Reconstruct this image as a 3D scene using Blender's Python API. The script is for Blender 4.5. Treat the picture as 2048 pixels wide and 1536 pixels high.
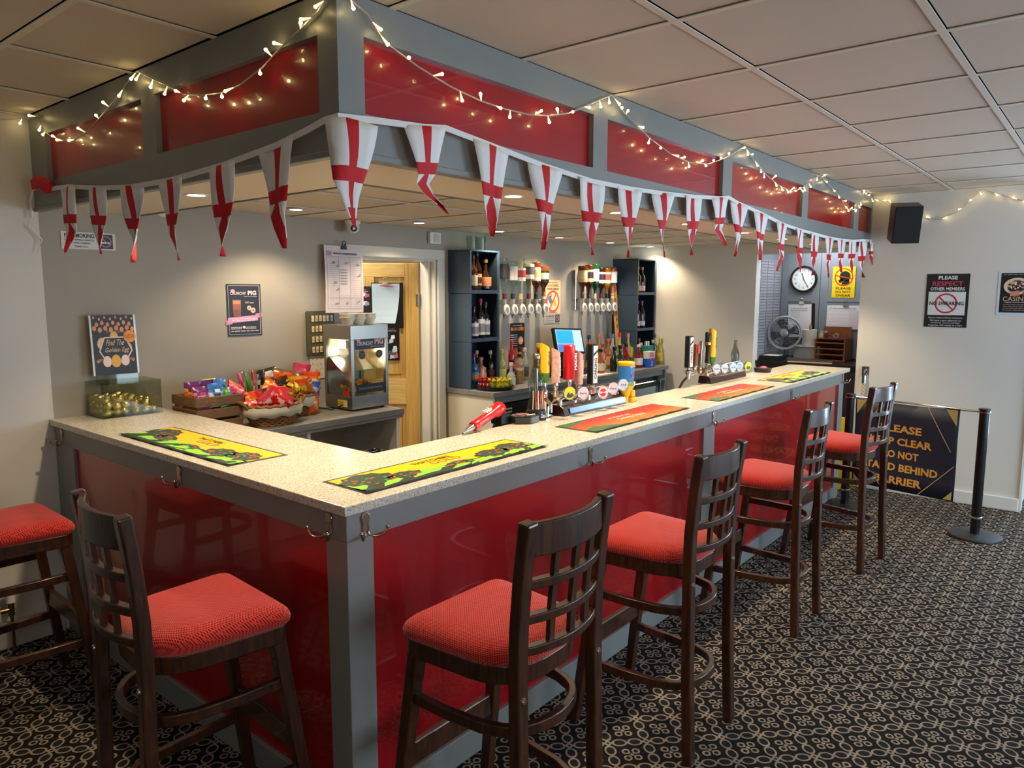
import bpy, bmesh, math, random
from mathutils import Vector, Matrix
for _o in list(bpy.data.objects): bpy.data.objects.remove(_o)
S = bpy.context.scene
COL = S.collection
PI = math.pi
rnd = random.Random(7)

# ------------------------------------------------------------------ camera
cam_d = bpy.data.cameras.new('camera'); cam = bpy.data.objects.new('camera', cam_d); COL.objects.link(cam)
cam_d.sensor_width = 36.0; cam_d.lens = 1468.29 / 2048 * 36.0; cam_d.clip_start = 0.05; cam_d.clip_end = 60
def cam_matrix(loc, yaw, pitch, roll):
    f = Vector((math.cos(pitch)*math.cos(yaw), math.cos(pitch)*math.sin(yaw), math.sin(pitch)))
    r = f.cross(Vector((0, 0, 1))).normalized(); u = r.cross(f)
    c, s = math.cos(roll), math.sin(roll)
    r2, u2 = c*r + s*u, -s*r + c*u
    return Matrix(((r2.x, u2.x, -f.x, loc[0]), (r2.y, u2.y, -f.y, loc[1]), (r2.z, u2.z, -f.z, loc[2]), (0, 0, 0, 1)))
cam.matrix_world = cam_matrix((-1.28051, -1.68267, 1.69068), 0.689927, -0.1249816, 0.0019641)
S.camera = cam

# ------------------------------------------------------------------ world, exposure, large lights
w = bpy.data.worlds.new('world'); S.world = w; w.use_nodes = True
w.node_tree.nodes['Background'].inputs[0].default_value = (0.62, 0.72, 0.86, 1)
w.node_tree.nodes['Background'].inputs[1].default_value = 0.25
S.view_settings.view_transform = 'Standard'; S.view_settings.look = 'None'
S.view_settings.exposure = 0.7; S.view_settings.gamma = 1.0; S.view_settings.use_curve_mapping = False
WARM = (1.0, 0.80, 0.54)
DAY = (0.58, 0.79, 1.0)
def area(name, loc, target, sx, sy, power, color, parent=None):
    l = bpy.data.lights.new(name, 'AREA'); l.shape = 'RECTANGLE'; l.size = sx; l.size_y = sy; l.energy = power; l.color = color
    o = bpy.data.objects.new(name, l); COL.objects.link(o)
    o.location = loc; o.rotation_euler = (Vector(target) - Vector(loc)).to_track_quat('-Z', 'Y').to_euler()
    return o
# daylight that comes in at the windows of the long wall behind the camera, and at the glazed end of the room
area('window_daylight', (4.2, -4.25, 1.45), (4.2, 0, 1.35), 2.6, 1.7, 92, DAY)
area('window_daylight', (0.3, -4.25, 1.5), (0.3, 0, 1.4), 2.4, 1.6, 22, (0.86, 0.93, 1.0))
area('unseen_warm_fill', (-2.6, -3.0, 2.47), (-2.6, -3.0, 0), 1.2, 0.6, 14, (1.0, 0.84, 0.62))  # added warm fill light, out of view behind the camera
area('door_daylight', (7.3, -2.2, 1.3), (5.6, -2.0, 0.9), 1.2, 2.2, 60, DAY)

area('recess_fill', (5.85, .5, 2.18), (5.9, .5, 0), .5, .5, 5, (.92, .96, 1.0))  # added unseen light that brightens the recess
area('store_room_light', (2.0, 3.1, 2.33), (2.0, 3.0, 0), .9, .5, 30, (1.0, .95, .85))

# ------------------------------------------------------------------ helpers
def new_bm(): return bmesh.new()
def setp(o, label=None, cat=None, group=None, kind=None):
    if label: o['label'] = label
    if cat: o['category'] = cat
    if group: o['group'] = group
    if kind: o['kind'] = kind
    return o
def T(name, label, cat, loc=(0, 0, 0), group=None, rotz=0):
    o = bpy.data.objects.new(name, None); COL.objects.link(o); o.empty_display_size = 0.05
    o.location = loc; o.rotation_euler = (0, 0, rotz)
    return setp(o, label, cat, group)
def link(name, me, mats, parent=None, smooth=False, bevel=0, seg=2):
    if not isinstance(mats, (list, tuple)): mats = [mats]
    if not me.materials:
        for m in mats: me.materials.append(m)
    o = bpy.data.objects.new(name, me); COL.objects.link(o)
    if parent is not None:
        o.parent = parent
        if parent.type == 'EMPTY' and parent.rotation_euler.z == 0:
            o.matrix_parent_inverse = Matrix.Translation(-parent.location)
    if smooth is True:
        for p in me.polygons: p.use_smooth = True
        try: me.set_sharp_from_angle(angle=math.radians(38))
        except Exception: pass
    if bevel:
        md = o.modifiers.new('bevel', 'BEVEL'); md.width = bevel; md.segments = seg; md.limit_method = 'ANGLE'; md.angle_limit = math.radians(40)
    return o
def M(name, bm, mats, parent=None, smooth=False, bevel=0, seg=2):
    me = bpy.data.meshes.new(name)
    if smooth != 'flat': bmesh.ops.recalc_face_normals(bm, faces=bm.faces)
    bm.to_mesh(me); bm.free()
    return link(name, me, mats, parent, smooth, bevel, seg)
def dup(o, parent=None):
    c = o.copy(); COL.objects.link(c); c.parent = parent
    for ch in o.children: dup(ch, c)
    return c
def box(bm, x0, x1, y0, y1, z0, z1, mi=0):
    vs = [bm.verts.new((x, y, z)) for z in (z0, z1) for y in (y0, y1) for x in (x0, x1)]
    for f in ((0, 2, 3, 1), (4, 5, 7, 6), (0, 1, 5, 4), (2, 6, 7, 3), (0, 4, 6, 2), (1, 3, 7, 5)):
        bm.faces.new([vs[i] for i in f]).material_index = mi
    return vs
def Bx(x0, x1, y0, y1, z0, z1): b = new_bm(); box(b, x0, x1, y0, y1, z0, z1); return b
def beam(bm, p0, p1, w0, d0, w1=None, d1=None, side=(1, 0, 0), mi=0):
    """rectangular bar from p0 to p1; w along side, d across"""
    w1 = w0 if w1 is None else w1; d1 = d0 if d1 is None else d1
    p0, p1 = Vector(p0), Vector(p1); t = (p1 - p0).normalized(); s = Vector(side); s = (s - t*s.dot(t)).normalized(); n = t.cross(s)
    a = [bm.verts.new(p0 + s*i*w0/2 + n*j*d0/2) for i, j in ((-1, -1), (1, -1), (1, 1), (-1, 1))]
    b = [bm.verts.new(p1 + s*i*w1/2 + n*j*d1/2) for i, j in ((-1, -1), (1, -1), (1, 1), (-1, 1))]
    fs = [bm.faces.new(a[::-1]), bm.faces.new(b)] + [bm.faces.new((a[i], a[(i+1) % 4], b[(i+1) % 4], b[i])) for i in range(4)]
    for f in fs: f.material_index = mi
def sweep(bm, pts, prof, up=(0, 0, 1), closed=False, caps=True, mi=0):
    """sweep a closed 2-D profile [(side, up)] along points"""
    pts = [Vector(p) for p in pts]; n = len(pts); rings = []; up = Vector(up)
    for i, p in enumerate(pts):
        a = pts[(i-1) % n] if (closed or i > 0) else pts[i]; b = pts[(i+1) % n] if (closed or i < n-1) else pts[i]
        t = (b - a).normalized(); s = t.cross(up)
        if s.length < 1e-4: s = t.cross(Vector((0, 1, 0)))
        s.normalize(); u = s.cross(t)
        rings.append([bm.verts.new(p + s*x + u*y) for x, y in prof])
    k = len(prof)
    for i in range(n if closed else n-1):
        A, B = rings[i], rings[(i+1) % n]
        for j in range(k): bm.faces.new((A[j], A[(j+1) % k], B[(j+1) % k], B[j])).material_index = mi
    if caps and not closed: bm.faces.new(rings[0][::-1]).material_index = mi; bm.faces.new(rings[-1]).material_index = mi
def circ(r, n=8): return [(r*math.cos(2*PI*i/n), r*math.sin(2*PI*i/n)) for i in range(n)]
def rect(w, h): return [(-w/2, -h/2), (w/2, -h/2), (w/2, h/2), (-w/2, h/2)]
def tube(bm, pts, r, n=8, mi=0): sweep(bm, pts, circ(r, n), mi=mi)
def lathe(bm, c, prof, n=16, axis=(0, 0, 1), mi=0, sx=1, sy=1, cap=True):
    c = Vector(c); ax = Vector(axis).normalized(); q = Vector((0, 0, 1)).rotation_difference(ax); rings = []
    for r, z in prof:
        if r < 1e-5: rings.append([bm.verts.new(c + q @ Vector((0, 0, z)))])
        else: rings.append([bm.verts.new(c + q @ Vector((sx*r*math.cos(2*PI*i/n), sy*r*math.sin(2*PI*i/n), z))) for i in range(n)])
    for A, B in zip(rings, rings[1:]):
        for i in range(n):
            j = (i+1) % n
            if len(A) == 1 and len(B) == 1: continue
            if len(A) == 1: f = bm.faces.new((A[0], B[j], B[i]))
            elif len(B) == 1: f = bm.faces.new((A[i], A[j], B[0]))
            else: f = bm.faces.new((A[i], A[j], B[j], B[i]))
            f.material_index = mi
    if not cap: return
    if len(rings[0]) > 1: bm.faces.new(rings[0][::-1]).material_index = mi
    if len(rings[-1]) > 1: bm.faces.new(rings[-1]).material_index = mi
def cyl(bm, p0, p1, r0, r1=None, n=12, mi=0):
    p0, p1 = Vector(p0), Vector(p1); r1 = r0 if r1 is None else r1
    lathe(bm, p0, [(r0, 0), (r1, (p1-p0).length)], n, p1-p0, mi)
def ball(bm, c, r, sx=1, sy=1, sz=1, n=10, m=6, mi=0, q=None):
    c = Vector(c); rings = []
    for i in range(m+1):
        a = PI*i/m; rr = math.sin(a); z = -math.cos(a)
        pts = [Vector((0, 0, z))] if i in (0, m) else [Vector((rr*math.cos(2*PI*j/n), rr*math.sin(2*PI*j/n), z)) for j in range(n)]
        out = []
        for p in pts:
            p = Vector((p.x*r*sx, p.y*r*sy, p.z*r*sz)); p = q @ p if q else p
            out.append(bm.verts.new(c + p))
        rings.append(out)
    for A, B in zip(rings, rings[1:]):
        for i in range(n):
            j = (i+1) % n
            f = bm.faces.new((A[0], B[j], B[i])) if len(A) == 1 else bm.faces.new((A[i], A[j], B[0])) if len(B) == 1 else bm.faces.new((A[i], A[j], B[j], B[i]))
            f.material_index = mi
def prism(bm, pts, z0, z1, F=None, mi=0):
    """extrude a 2-D polygon between two heights; F maps (u, v, n) to the world"""
    F = F or Matrix.Identity(4)
    a = [bm.verts.new(F @ Vector((x, y, z0))) for x, y in pts]; b = [bm.verts.new(F @ Vector((x, y, z1))) for x, y in pts]; k = len(pts)
    fs = [bm.faces.new(a[::-1]), bm.faces.new(b)] + [bm.faces.new((a[i], a[(i+1) % k], b[(i+1) % k], b[i])) for i in range(k)]
    for f in fs: f.material_index = mi
def rrect(x0, x1, y0, y1, r, n=4):
    out = []
    for cx, cy, a0 in ((x1-r, y1-r, 0), (x0+r, y1-r, 90), (x0+r, y0+r, 180), (x1-r, y0+r, 270)):
        for i in range(n+1):
            a = math.radians(a0 + 90*i/n); out.append((cx + r*math.cos(a), cy + r*math.sin(a)))
    return out
def frame(o, u, v):
    u, v = Vector(u).normalized(), Vector(v); n = u.cross(v).normalized(); v = n.cross(u)
    return Matrix(((u.x, v.x, n.x, o[0]), (u.y, v.y, n.y, o[1]), (u.z, v.z, n.z, o[2]), (0, 0, 0, 1)))
def F_back(x, z, y=2.288): return frame((x, y, z), (1, 0, 0), (0, 0, 1))       # faces the room (-Y)
def F_end(y, z, x=5.498): return frame((x, y, z), (0, -1, 0), (0, 0, 1))        # faces -X

# ------------------------------------------------------------------ node expressions
class E:
    nt = None
    def __init__(s, v): s.v = v
    @staticmethod
    def op(o, *a):
        n = E.nt.nodes.new('ShaderNodeMath'); n.operation = o
        for i, x in enumerate(a):
            x = x.v if isinstance(x, E) else x
            if isinstance(x, (int, float)): n.inputs[i].default_value = x
            else: E.nt.links.new(x, n.inputs[i])
        return E(n.outputs[0])
    def __add__(s, o): return E.op('ADD', s, o)
    def __radd__(s, o): return E.op('ADD', s, o)
    def __sub__(s, o): return E.op('SUBTRACT', s, o)
    def __rsub__(s, o): return E.op('SUBTRACT', o, s)
    def __mul__(s, o): return E.op('MULTIPLY', s, o)
    __rmul__ = __mul__
    def __truediv__(s, o): return E.op('DIVIDE', s, o)
    def lt(s, o): return E.op('LESS_THAN', s, o)
    def gt(s, o): return E.op('GREATER_THAN', s, o)
    def f(s, name, *a): return E.op(name, s, *a)
    def abs(s): return E.op('ABSOLUTE', s)
    def max(s, o): return E.op('MAXIMUM', s, o)
    def min(s, o): return E.op('MINIMUM', s, o)
    def sqrt(s): return E.op('SQRT', s)
def lin(c):
    c = [c[i:i+2] for i in (0, 2, 4)] if isinstance(c, str) else c
    c = [int(x, 16)/255 if isinstance(x, str) else x for x in c]
    return tuple(x/12.92 if x <= .04045 else ((x+.055)/1.055)**2.4 for x in c) + (1,)
MATS = {}
def mat(name, color='808080', rough=.5, metal=0, spec=.5, noise=0, nscale=30, bump=0, coat=0, trans=0, emit=0, stretch=None, alpha=1, sheen=0, ior=1.5, emitc=None):
    if name in MATS: return MATS[name]
    m = bpy.data.materials.new(name); m.use_nodes = True; nt = m.node_tree; p = nt.nodes['Principled BSDF']; I = p.inputs
    c = lin(color); I['Base Color'].default_value = c; I['Roughness'].default_value = rough; I['Metallic'].default_value = metal
    I['Specular IOR Level'].default_value = spec; I['Coat Weight'].default_value = coat; I['Coat Roughness'].default_value = .03
    I['Transmission Weight'].default_value = trans; I['IOR'].default_value = ior; I['Alpha'].default_value = alpha
    I['Sheen Weight'].default_value = sheen
    if emit: I['Emission Color'].default_value = lin(emitc) if emitc else c; I['Emission Strength'].default_value = emit
    if noise or bump:
        tc = nt.nodes.new('ShaderNodeTexCoord'); mp = nt.nodes.new('ShaderNodeMapping'); nz = nt.nodes.new('ShaderNodeTexNoise')
        nt.links.new(tc.outputs['Object'], mp.inputs[0]); nt.links.new(mp.outputs[0], nz.inputs[0])
        nz.inputs['Scale'].default_value = nscale; nz.inputs['Detail'].default_value = 3
        if stretch: mp.inputs['Scale'].default_value = stretch
        if noise:
            r = nt.nodes.new('ShaderNodeMix'); r.data_type = 'RGBA'
            r.inputs[6].default_value = tuple(x*(1-noise) for x in c[:3])+(1,); r.inputs[7].default_value = tuple(min(1, x*(1+noise)) for x in c[:3])+(1,)
            nt.links.new(nz.outputs[0], r.inputs[0]); nt.links.new(r.outputs[2], I['Base Color'])
        if bump:
            b = nt.nodes.new('ShaderNodeBump'); b.inputs['Strength'].default_value = bump; b.inputs['Distance'].default_value = .002
            nt.links.new(nz.outputs[0], b.inputs['Height']); nt.links.new(b.outputs[0], I['Normal'])
    MATS[name] = m
    return m
def P(c, rough=.45): return mat('print_'+c+('' if rough == .45 else str(rough)), c, rough, noise=.03, nscale=60)
def clear_glass(name, tint='f4faf6', amount=.18, rough=.02):
    """thin glass: mostly see-through with a fresnel reflection"""
    if name in MATS: return MATS[name]
    m = bpy.data.materials.new(name); m.use_nodes = True; nt = m.node_tree; nt.nodes.clear()
    out = nt.nodes.new('ShaderNodeOutputMaterial'); mx = nt.nodes.new('ShaderNodeMixShader'); tr = nt.nodes.new('ShaderNodeBsdfTransparent'); gl = nt.nodes.new('ShaderNodeBsdfGlossy')
    lw = nt.nodes.new('ShaderNodeFresnel'); lw.inputs[0].default_value = 1.2 + amount; cl = nt.nodes.new('ShaderNodeMath'); cl.operation = 'MINIMUM'; cl.inputs[1].default_value = .22; nt.links.new(lw.outputs[0], cl.inputs[0])
    tr.inputs[0].default_value = lin(tint); gl.inputs[1].default_value = rough
    nt.links.new(cl.outputs[0], mx.inputs[0]); nt.links.new(tr.outputs[0], mx.inputs[1]); nt.links.new(gl.outputs[0], mx.inputs[2]); nt.links.new(mx.outputs[0], out.inputs[0])
    MATS[name] = m; return m
def coords(nt, kind='Object'):
    tc = nt.nodes.new('ShaderNodeTexCoord'); sp = nt.nodes.new('ShaderNodeSeparateXYZ'); nt.links.new(tc.outputs[kind], sp.inputs[0])
    E.nt = nt
    return E(sp.outputs[0]), E(sp.outputs[1]), E(sp.outputs[2])
def mix_col(nt, fac, a, b):
    r = nt.nodes.new('ShaderNodeMix'); r.data_type = 'RGBA'
    r.inputs[6].default_value = lin(a); r.inputs[7].default_value = lin(b); nt.links.new(fac.v, r.inputs[0]); return r

# special materials
def carpet_material():
    m = mat('carpet', '1d1c1b', .95, spec=.1); nt = m.node_tree; x, y, z = coords(nt)
    k = 1/(1.41421*.1475)
    u = (x + y)*k + .024; v = (x - y)*k - .057
    fu, fv = u.f('FRACT'), v.f('FRACT')
    cu, cv = (fu - .5).abs(), (fv - .5).abs()           # 0 at the cell centre, .5 on the lattice line
    du, dv = .5 - cu, .5 - cv
    def ovals(d, c):                                    # two ovals along each lattice edge
        e = (((c - .2)/.185)*((c - .2)/.185) + (d/.135)*(d/.135)).sqrt()
        return (e - .93).abs().lt(.16)
    pat = ovals(du, cv).max(ovals(dv, cu))
    dia = du + dv
    pat = pat.max((dia.lt(.125))*(dia.gt(.045)))
    a, b = cu - .125, cv - .125
    pet = ((a*a + b*b).sqrt() - .082).abs().lt(.026)
    core = (cu + cv).lt(.06)
    pat = pat.max(pet*((cu.min(cv)).gt(.03))).max(core)
    fill = (((cv - .2)/.185)*((cv - .2)/.185) + (du/.135)*(du/.135)).lt(.6).max((((cu - .2)/.185)*((cu - .2)/.185) + (dv/.135)*(dv/.135)).lt(.6))
    base = mix_col(nt, fill, '1b1816', '232221')
    nz = nt.nodes.new('ShaderNodeTexNoise'); nz.inputs['Scale'].default_value = 420
    col = nt.nodes.new('ShaderNodeMix'); col.data_type = 'RGBA'
    fac = pat*(E(nz.outputs[0])*.7 + .5)
    nt.links.new(fac.v, col.inputs[0]); nt.links.new(base.outputs[2], col.inputs[6]); col.inputs[7].default_value = lin('96897a')
    nt.links.new(col.outputs[2], nt.nodes['Principled BSDF'].inputs['Base Color'])
    bp = nt.nodes.new('ShaderNodeBump'); bp.inputs['Strength'].default_value = .5; bp.inputs['Distance'].default_value = .003
    nt.links.new(nz.outputs[0], bp.inputs['Height']); nt.links.new(bp.outputs[0], nt.nodes['Principled BSDF'].inputs['Normal'])
    return m
def quartz_material():
    m = mat('speckled_quartz', 'cfc9bb', .22, spec=.5); nt = m.node_tree
    tc = nt.nodes.new('ShaderNodeTexCoord'); vo = nt.nodes.new('ShaderNodeTexVoronoi'); vo.inputs['Scale'].default_value = 330
    nt.links.new(tc.outputs['Object'], vo.inputs[0]); sp = nt.nodes.new('ShaderNodeSeparateXYZ'); nt.links.new(vo.outputs['Color'], sp.inputs[0])
    r = nt.nodes.new('ShaderNodeValToRGB'); nt.links.new(sp.outputs[0], r.inputs[0]); r.color_ramp.interpolation = 'CONSTANT'
    els = r.color_ramp.elements; els[0].color = lin('8f897c'); els[0].position = 0; els[1].color = lin('c9c1b0'); els[1].position = .09
    for pos, c in ((.4, 'd6d0c0'), (.72, 'c2bba9'), (.9, 'e6e2d6')): e = els.new(pos); e.color = lin(c)
    nt.links.new(r.outputs[0], nt.nodes['Principled BSDF'].inputs['Base Color'])
    return m
def weave_material():
    m = mat('red_weave', 'c23227', .85, spec=.2, sheen=.25); nt = m.node_tree; x, y, z = coords(nt)
    k = 2*PI/.0085
    s = ((x + z*.6)*k).f('SINE')*((y + z*.6)*k).f('SINE')
    f = s.gt(.28)
    r = mix_col(nt, f, 'cc352b', '6e120f'); nt.links.new(r.outputs[2], nt.nodes['Principled BSDF'].inputs['Base Color'])
    b = nt.nodes.new('ShaderNodeBump'); b.inputs['Strength'].default_value = .6; b.inputs['Distance'].default_value = .0015; b.invert = True
    nt.links.new(s.v, b.inputs['Height']); nt.links.new(b.outputs[0], nt.nodes['Principled BSDF'].inputs['Normal'])
    return m
def wood_material(name, a, b, rough, scale=(6, 6, .6), n=9, coat=0):
    m = mat(name, a, rough, coat=coat); nt = m.node_tree
    tc = nt.nodes.new('ShaderNodeTexCoord'); mp = nt.nodes.new('ShaderNodeMapping'); mp.inputs['Scale'].default_value = scale
    nz = nt.nodes.new('ShaderNodeTexNoise'); nz.inputs['Scale'].default_value = n; nz.inputs['Detail'].default_value = 5; nz.inputs['Distortion'].default_value = 1.2
    nt.links.new(tc.outputs['Object'], mp.inputs[0]); nt.links.new(mp.outputs[0], nz.inputs[0])
    rp = nt.nodes.new('ShaderNodeValToRGB'); rp.color_ramp.elements[0].color = lin(a); rp.color_ramp.elements[1].color = lin(b)
    rp.color_ramp.elements[0].position = .35; rp.color_ramp.elements[1].position = .68
    nt.links.new(nz.outputs[0], rp.inputs[0]); nt.links.new(rp.outputs[0], nt.nodes['Principled BSDF'].inputs['Base Color'])
    return m
CARPET = carpet_material(); QUARTZ = quartz_material(); WEAVE = weave_material()
WOOD = wood_material('walnut', '2b160c', '4a2814', .33, (9, 9, 1.2), 6, coat=.25)
PINE = wood_material('pine', 'd9b36a', 'c0913f', .42, (16, 16, .5), 4)
PINE2 = wood_material('pine_rail', 'dfbc78', 'c99c4c', .42, (1.0, 1.0, 16), 4)
CRATE = wood_material('crate_wood', '5c3d20', '7a5530', .6, (2, 8, 12), 6)
GREY = mat('grey_paint', '80827f', .38, noise=.02, nscale=8)
GREY2 = mat('grey_paint_dark', '7a8188', .42, noise=.02, nscale=8)
RED = mat('red_acrylic', '9e0a14', .3, spec=.4, coat=.55, noise=.03, nscale=5)
BARWALL = mat('bar_wall_paint', 'a39c90', .7, noise=.02, nscale=4, bump=.05)
WHITEWALL = mat('white_wall_paint', 'd6d1c8', .75, noise=.02, nscale=4, bump=.05)
TILE = mat('ceiling_tile_face', 'cfc4b6', .9, spec=.1, noise=.03, nscale=260, bump=.06)
TEE = mat('ceiling_bar_white', 'd8d0c4', .5, noise=.01)
VOID = mat('ceiling_void', '14110f', .95, noise=.1)
SOFFIT = mat('soffit_paint', 'd8cdba', .5, noise=.01)
WHITE = mat('white_plastic', 'e4e2dc', .35, noise=.01)
GLOSSW = mat('white_gloss_trim', 'dcdad2', .3, noise=.01)
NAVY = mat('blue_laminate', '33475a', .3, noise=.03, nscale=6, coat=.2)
NAVY_SHADE = mat('blue_laminate_shaded', '1d2833', .45, noise=.03, nscale=6)  # darkened copy of the shelf blue: interior shade put into the colour
CHROME = mat('chrome', 'd4d2cf', .12, 1, noise=.02)
STEEL = mat('brushed_steel', 'a9a59e', .3, 1, noise=.08, nscale=14, stretch=(1, 1, 22))
BRONZE = mat('hook_nickel', 'b3a493', .22, 1, noise=.05)
BLACK = mat('black_plastic', '0e0e0f', .35, noise=.05)
BLACKM = mat('black_matt', '111214', .6, noise=.05)
WORKTOP = wood_material('grey_worktop', '6f6d69', '8b8985', .4, (1.0, 18, 18), 5)
PAPER = mat('paper', 'dcd9d8', .7, noise=.02)
WICKER = mat('wicker', '8a5a30', .6, noise=.35, nscale=70)
CLOTHW = mat('white_cloth', 'e6e4e2', .75, noise=.02, bump=.15, nscale=200)
CLOTHR = mat('red_cloth', 'c8101c', .75, noise=.04, bump=.15, nscale=200)
GLASS = clear_glass('clear_glass')
ACRYL = clear_glass('clear_acrylic', 'eef0ea', .22)
GOLD = mat('gold_foil', 'e6d58a', .16, 1, noise=.2, nscale=160, bump=.9)
LED = mat('lamp_glow', 'fff2d8', .5, emit=14, emitc='ffedc8')
# ------------------------------------------------------------------ flat print
_txt = {}
def text_polys(s, bold=0.0):
    if (s, bold) in _txt: return _txt[(s, bold)]
    c = bpy.data.curves.new('t', 'FONT'); c.body = s; c.size = 1; c.offset = bold; c.resolution_u = 2
    o = bpy.data.objects.new('t', c); me = bpy.data.meshes.new_from_object(o)
    vs = [tuple(v.co) for v in me.vertices]; fs = [tuple(p.vertices) for p in me.polygons]
    bpy.data.objects.remove(o); bpy.data.curves.remove(c); bpy.data.meshes.remove(me)
    xs = [v[0] for v in vs]; ys = [v[1] for v in vs]
    x0, x1, y0, y1 = min(xs), max(xs), min(ys), max(ys)
    _txt[(s, bold)] = ([((v[0]-x0)/(x1-x0), (v[1]-y0)/(y1-y0)) for v in vs], fs, (x1-x0)/(y1-y0))
    return _txt[(s, bold)]
class Print:
    """flat printing on a surface: coloured shapes and words laid on frame F (u right, v up, n out)"""
    def __init__(s, F, step=.0005): s.F = F; s.bm = new_bm(); s.cols = []; s.step = step; s.wob = None
    def mi(s, c):
        if c not in s.cols: s.cols.append(c)
        return s.cols.index(c)
    def pt(s, u, v, z):
        n = z*s.step + (s.wob(u, v) if s.wob else 0)
        return s.bm.verts.new(s.F @ Vector((u, v, n)))
    def poly(s, pts, c, z=1):
        f = s.bm.faces.new([s.pt(u, v, z) for u, v in pts]); f.material_index = s.mi(c)
    def rect(s, u0, u1, v0, v1, c, z=1, nu=1, nv=1):
        for i in range(nu):
            for j in range(nv):
                a, b = u0+(u1-u0)*i/nu, u0+(u1-u0)*(i+1)/nu; d, e = v0+(v1-v0)*j/nv, v0+(v1-v0)*(j+1)/nv
                s.poly([(a, d), (b, d), (b, e), (a, e)], c, z)
    def disc(s, u, v, r, c, z=1, n=20, sy=1): s.poly([(u+r*math.cos(2*PI*i/n), v+sy*r*math.sin(2*PI*i/n)) for i in range(n)], c, z)
    def egg(s, u, v, r, c, z=1): s.poly([(u+r*.74*math.cos(2*PI*i/14), v+r*math.sin(2*PI*i/14)*(1.12 if i < 7 else .9)) for i in range(14)], c, z)
    def ring(s, u, v, r0, r1, c, z=1, n=28, sy=1):
        for i in range(n):
            a, b = 2*PI*i/n, 2*PI*(i+1)/n
            s.poly([(u+r0*math.cos(a), v+sy*r0*math.sin(a)), (u+r1*math.cos(a), v+sy*r1*math.sin(a)), (u+r1*math.cos(b), v+sy*r1*math.sin(b)), (u+r0*math.cos(b), v+sy*r0*math.sin(b))], c, z)
    def bar(s, u0, v0, u1, v1, wd, c, z=1):
        d = Vector((u1-u0, v1-v0)).normalized(); n = Vector((-d.y, d.x))*wd/2
        s.poly([(u0-n.x, v0-n.y), (u1-n.x, v1-n.y), (u1+n.x, v1+n.y), (u0+n.x, v0+n.y)], c, z)
    def text(s, body, u, v, h, c, wd=None, z=2, align='C', bold=.015, slant=0, rot=0):
        vs, fs, asp = text_polys(body, bold); wd = wd or h*asp
        ox = {'C': -wd/2, 'L': 0, 'R': -wd}[align]; ca, sa = math.cos(rot), math.sin(rot)
        new = []
        for x, y in vs:
            X, Y = ox + x*wd + slant*y*h, y*h - h/2
            new.append(s.pt(u + X*ca - Y*sa, v + X*sa + Y*ca, z))
        k = s.mi(c)
        for f in fs:
            try: s.bm.faces.new([new[i] for i in f]).material_index = k
            except ValueError: pass
    def lines(s, u0, u1, v, n, dv, h, c, z=2, seed=1):
        r = random.Random(seed)
        for i in range(n):
            x = u0
            while x < u1:
                l = r.uniform(.08, .2)*(u1-u0); e = min(u1, x+l); s.rect(x, e, v-i*dv-h/2, v-i*dv+h/2, c, z); x = e + .03*(u1-u0)
    def build(s, parent, name='print', mats=None):
        return M(name, s.bm, [P(c) for c in s.cols], parent, smooth='flat')
def sheet(F, wd, h, t=.003, z0=0): b = new_bm(); prism(b, [(-wd/2, -h/2), (wd/2, -h/2), (wd/2, h/2), (-wd/2, h/2)], z0, z0+t, F); return b
def moved(F, n): return F @ Matrix.Translation((0, 0, n))

# ------------------------------------------------------------------ room shell
def struct(name, bm, m, parent=None, **k):
    o = M(name, bm, m, parent, **k)
    if parent is None: o['kind'] = 'structure'
    return o
CZ = 2.491
floor = struct('floor', Bx(-4.2, 8.5, -4.6, 4.6, -.05, 0), CARPET)
struct('wall_left', Bx(-4.2, .022, 2.29, 2.45, 0, 2.6), WHITEWALL)
b = new_bm(); box(b, .022, 1.87, 2.29, 2.45, 0, 2.6); box(b, 2.64, 5.6, 2.29, 2.45, 0, 2.6); box(b, 1.87, 2.64, 2.29, 2.45, 1.925, 2.6)
struct('wall_back', b, BARWALL)
b = new_bm(); box(b, 5.5, 5.62, .965, 2.29, 0, 2.6); box(b, 5.5, 5.62, -1.19, .05, 0, 2.6); box(b, 5.5, 5.62, .05, .965, 2.04, 2.6)
struct('wall_right', b, WHITEWALL)
b = new_bm(); box(b, -4.2, -.95, -4.6, -4.45, 0, 2.6); box(b, 1.55, 2.85, -4.6, -4.45, 0, 2.6); box(b, 5.55, 8.5, -4.6, -4.45, 0, 2.6)
for x0, x1 in ((-.95, 1.55), (2.85, 5.55)): box(b, x0, x1, -4.6, -4.45, 0, .6); box(b, x0, x1, -4.6, -4.45, 2.35, 2.6)
struct('wall_front', b, WHITEWALL)
struct('wall_far_left', Bx(-4.35, -4.2, -4.6, 2.45, 0, 2.6), WHITEWALL)
for i, (x0, x1) in enumerate(((-.95, 1.55), (2.85, 5.55))):
    b = new_bm()
    for k in range(4): xx = x0+.03+(x1-x0-.06)*k/3; box(b, xx-.03, xx+.03, -4.5, -4.44, .6, 2.35)
    box(b, x0, x1, -4.5, -4.44, .6, .66); box(b, x0, x1, -4.5, -4.44, 2.29, 2.35)
    wo = struct('window_%d' % (i+1), b, GLOSSW)
b = new_bm(); box(b, 8.0, 8.12, -4.6, -1.0, 0, 2.6); box(b, 5.62, 8.1, -1.19, -1.07, 0, 2.6)
struct('wall_corridor', b, WHITEWALL)
# recess behind the opening in the end wall
b = new_bm(); box(b, 5.62, 6.3, .965, 1.03, 0, 2.3); box(b, 5.62, 6.3, -.02, .05, 0, 2.3); box(b, 6.2, 6.3, -.02, 1.03, 0, 2.3); box(b, 5.62, 6.3, -.02, 1.03, 2.2, 2.3)
struct('wall_recess', b, GREY2)
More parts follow.
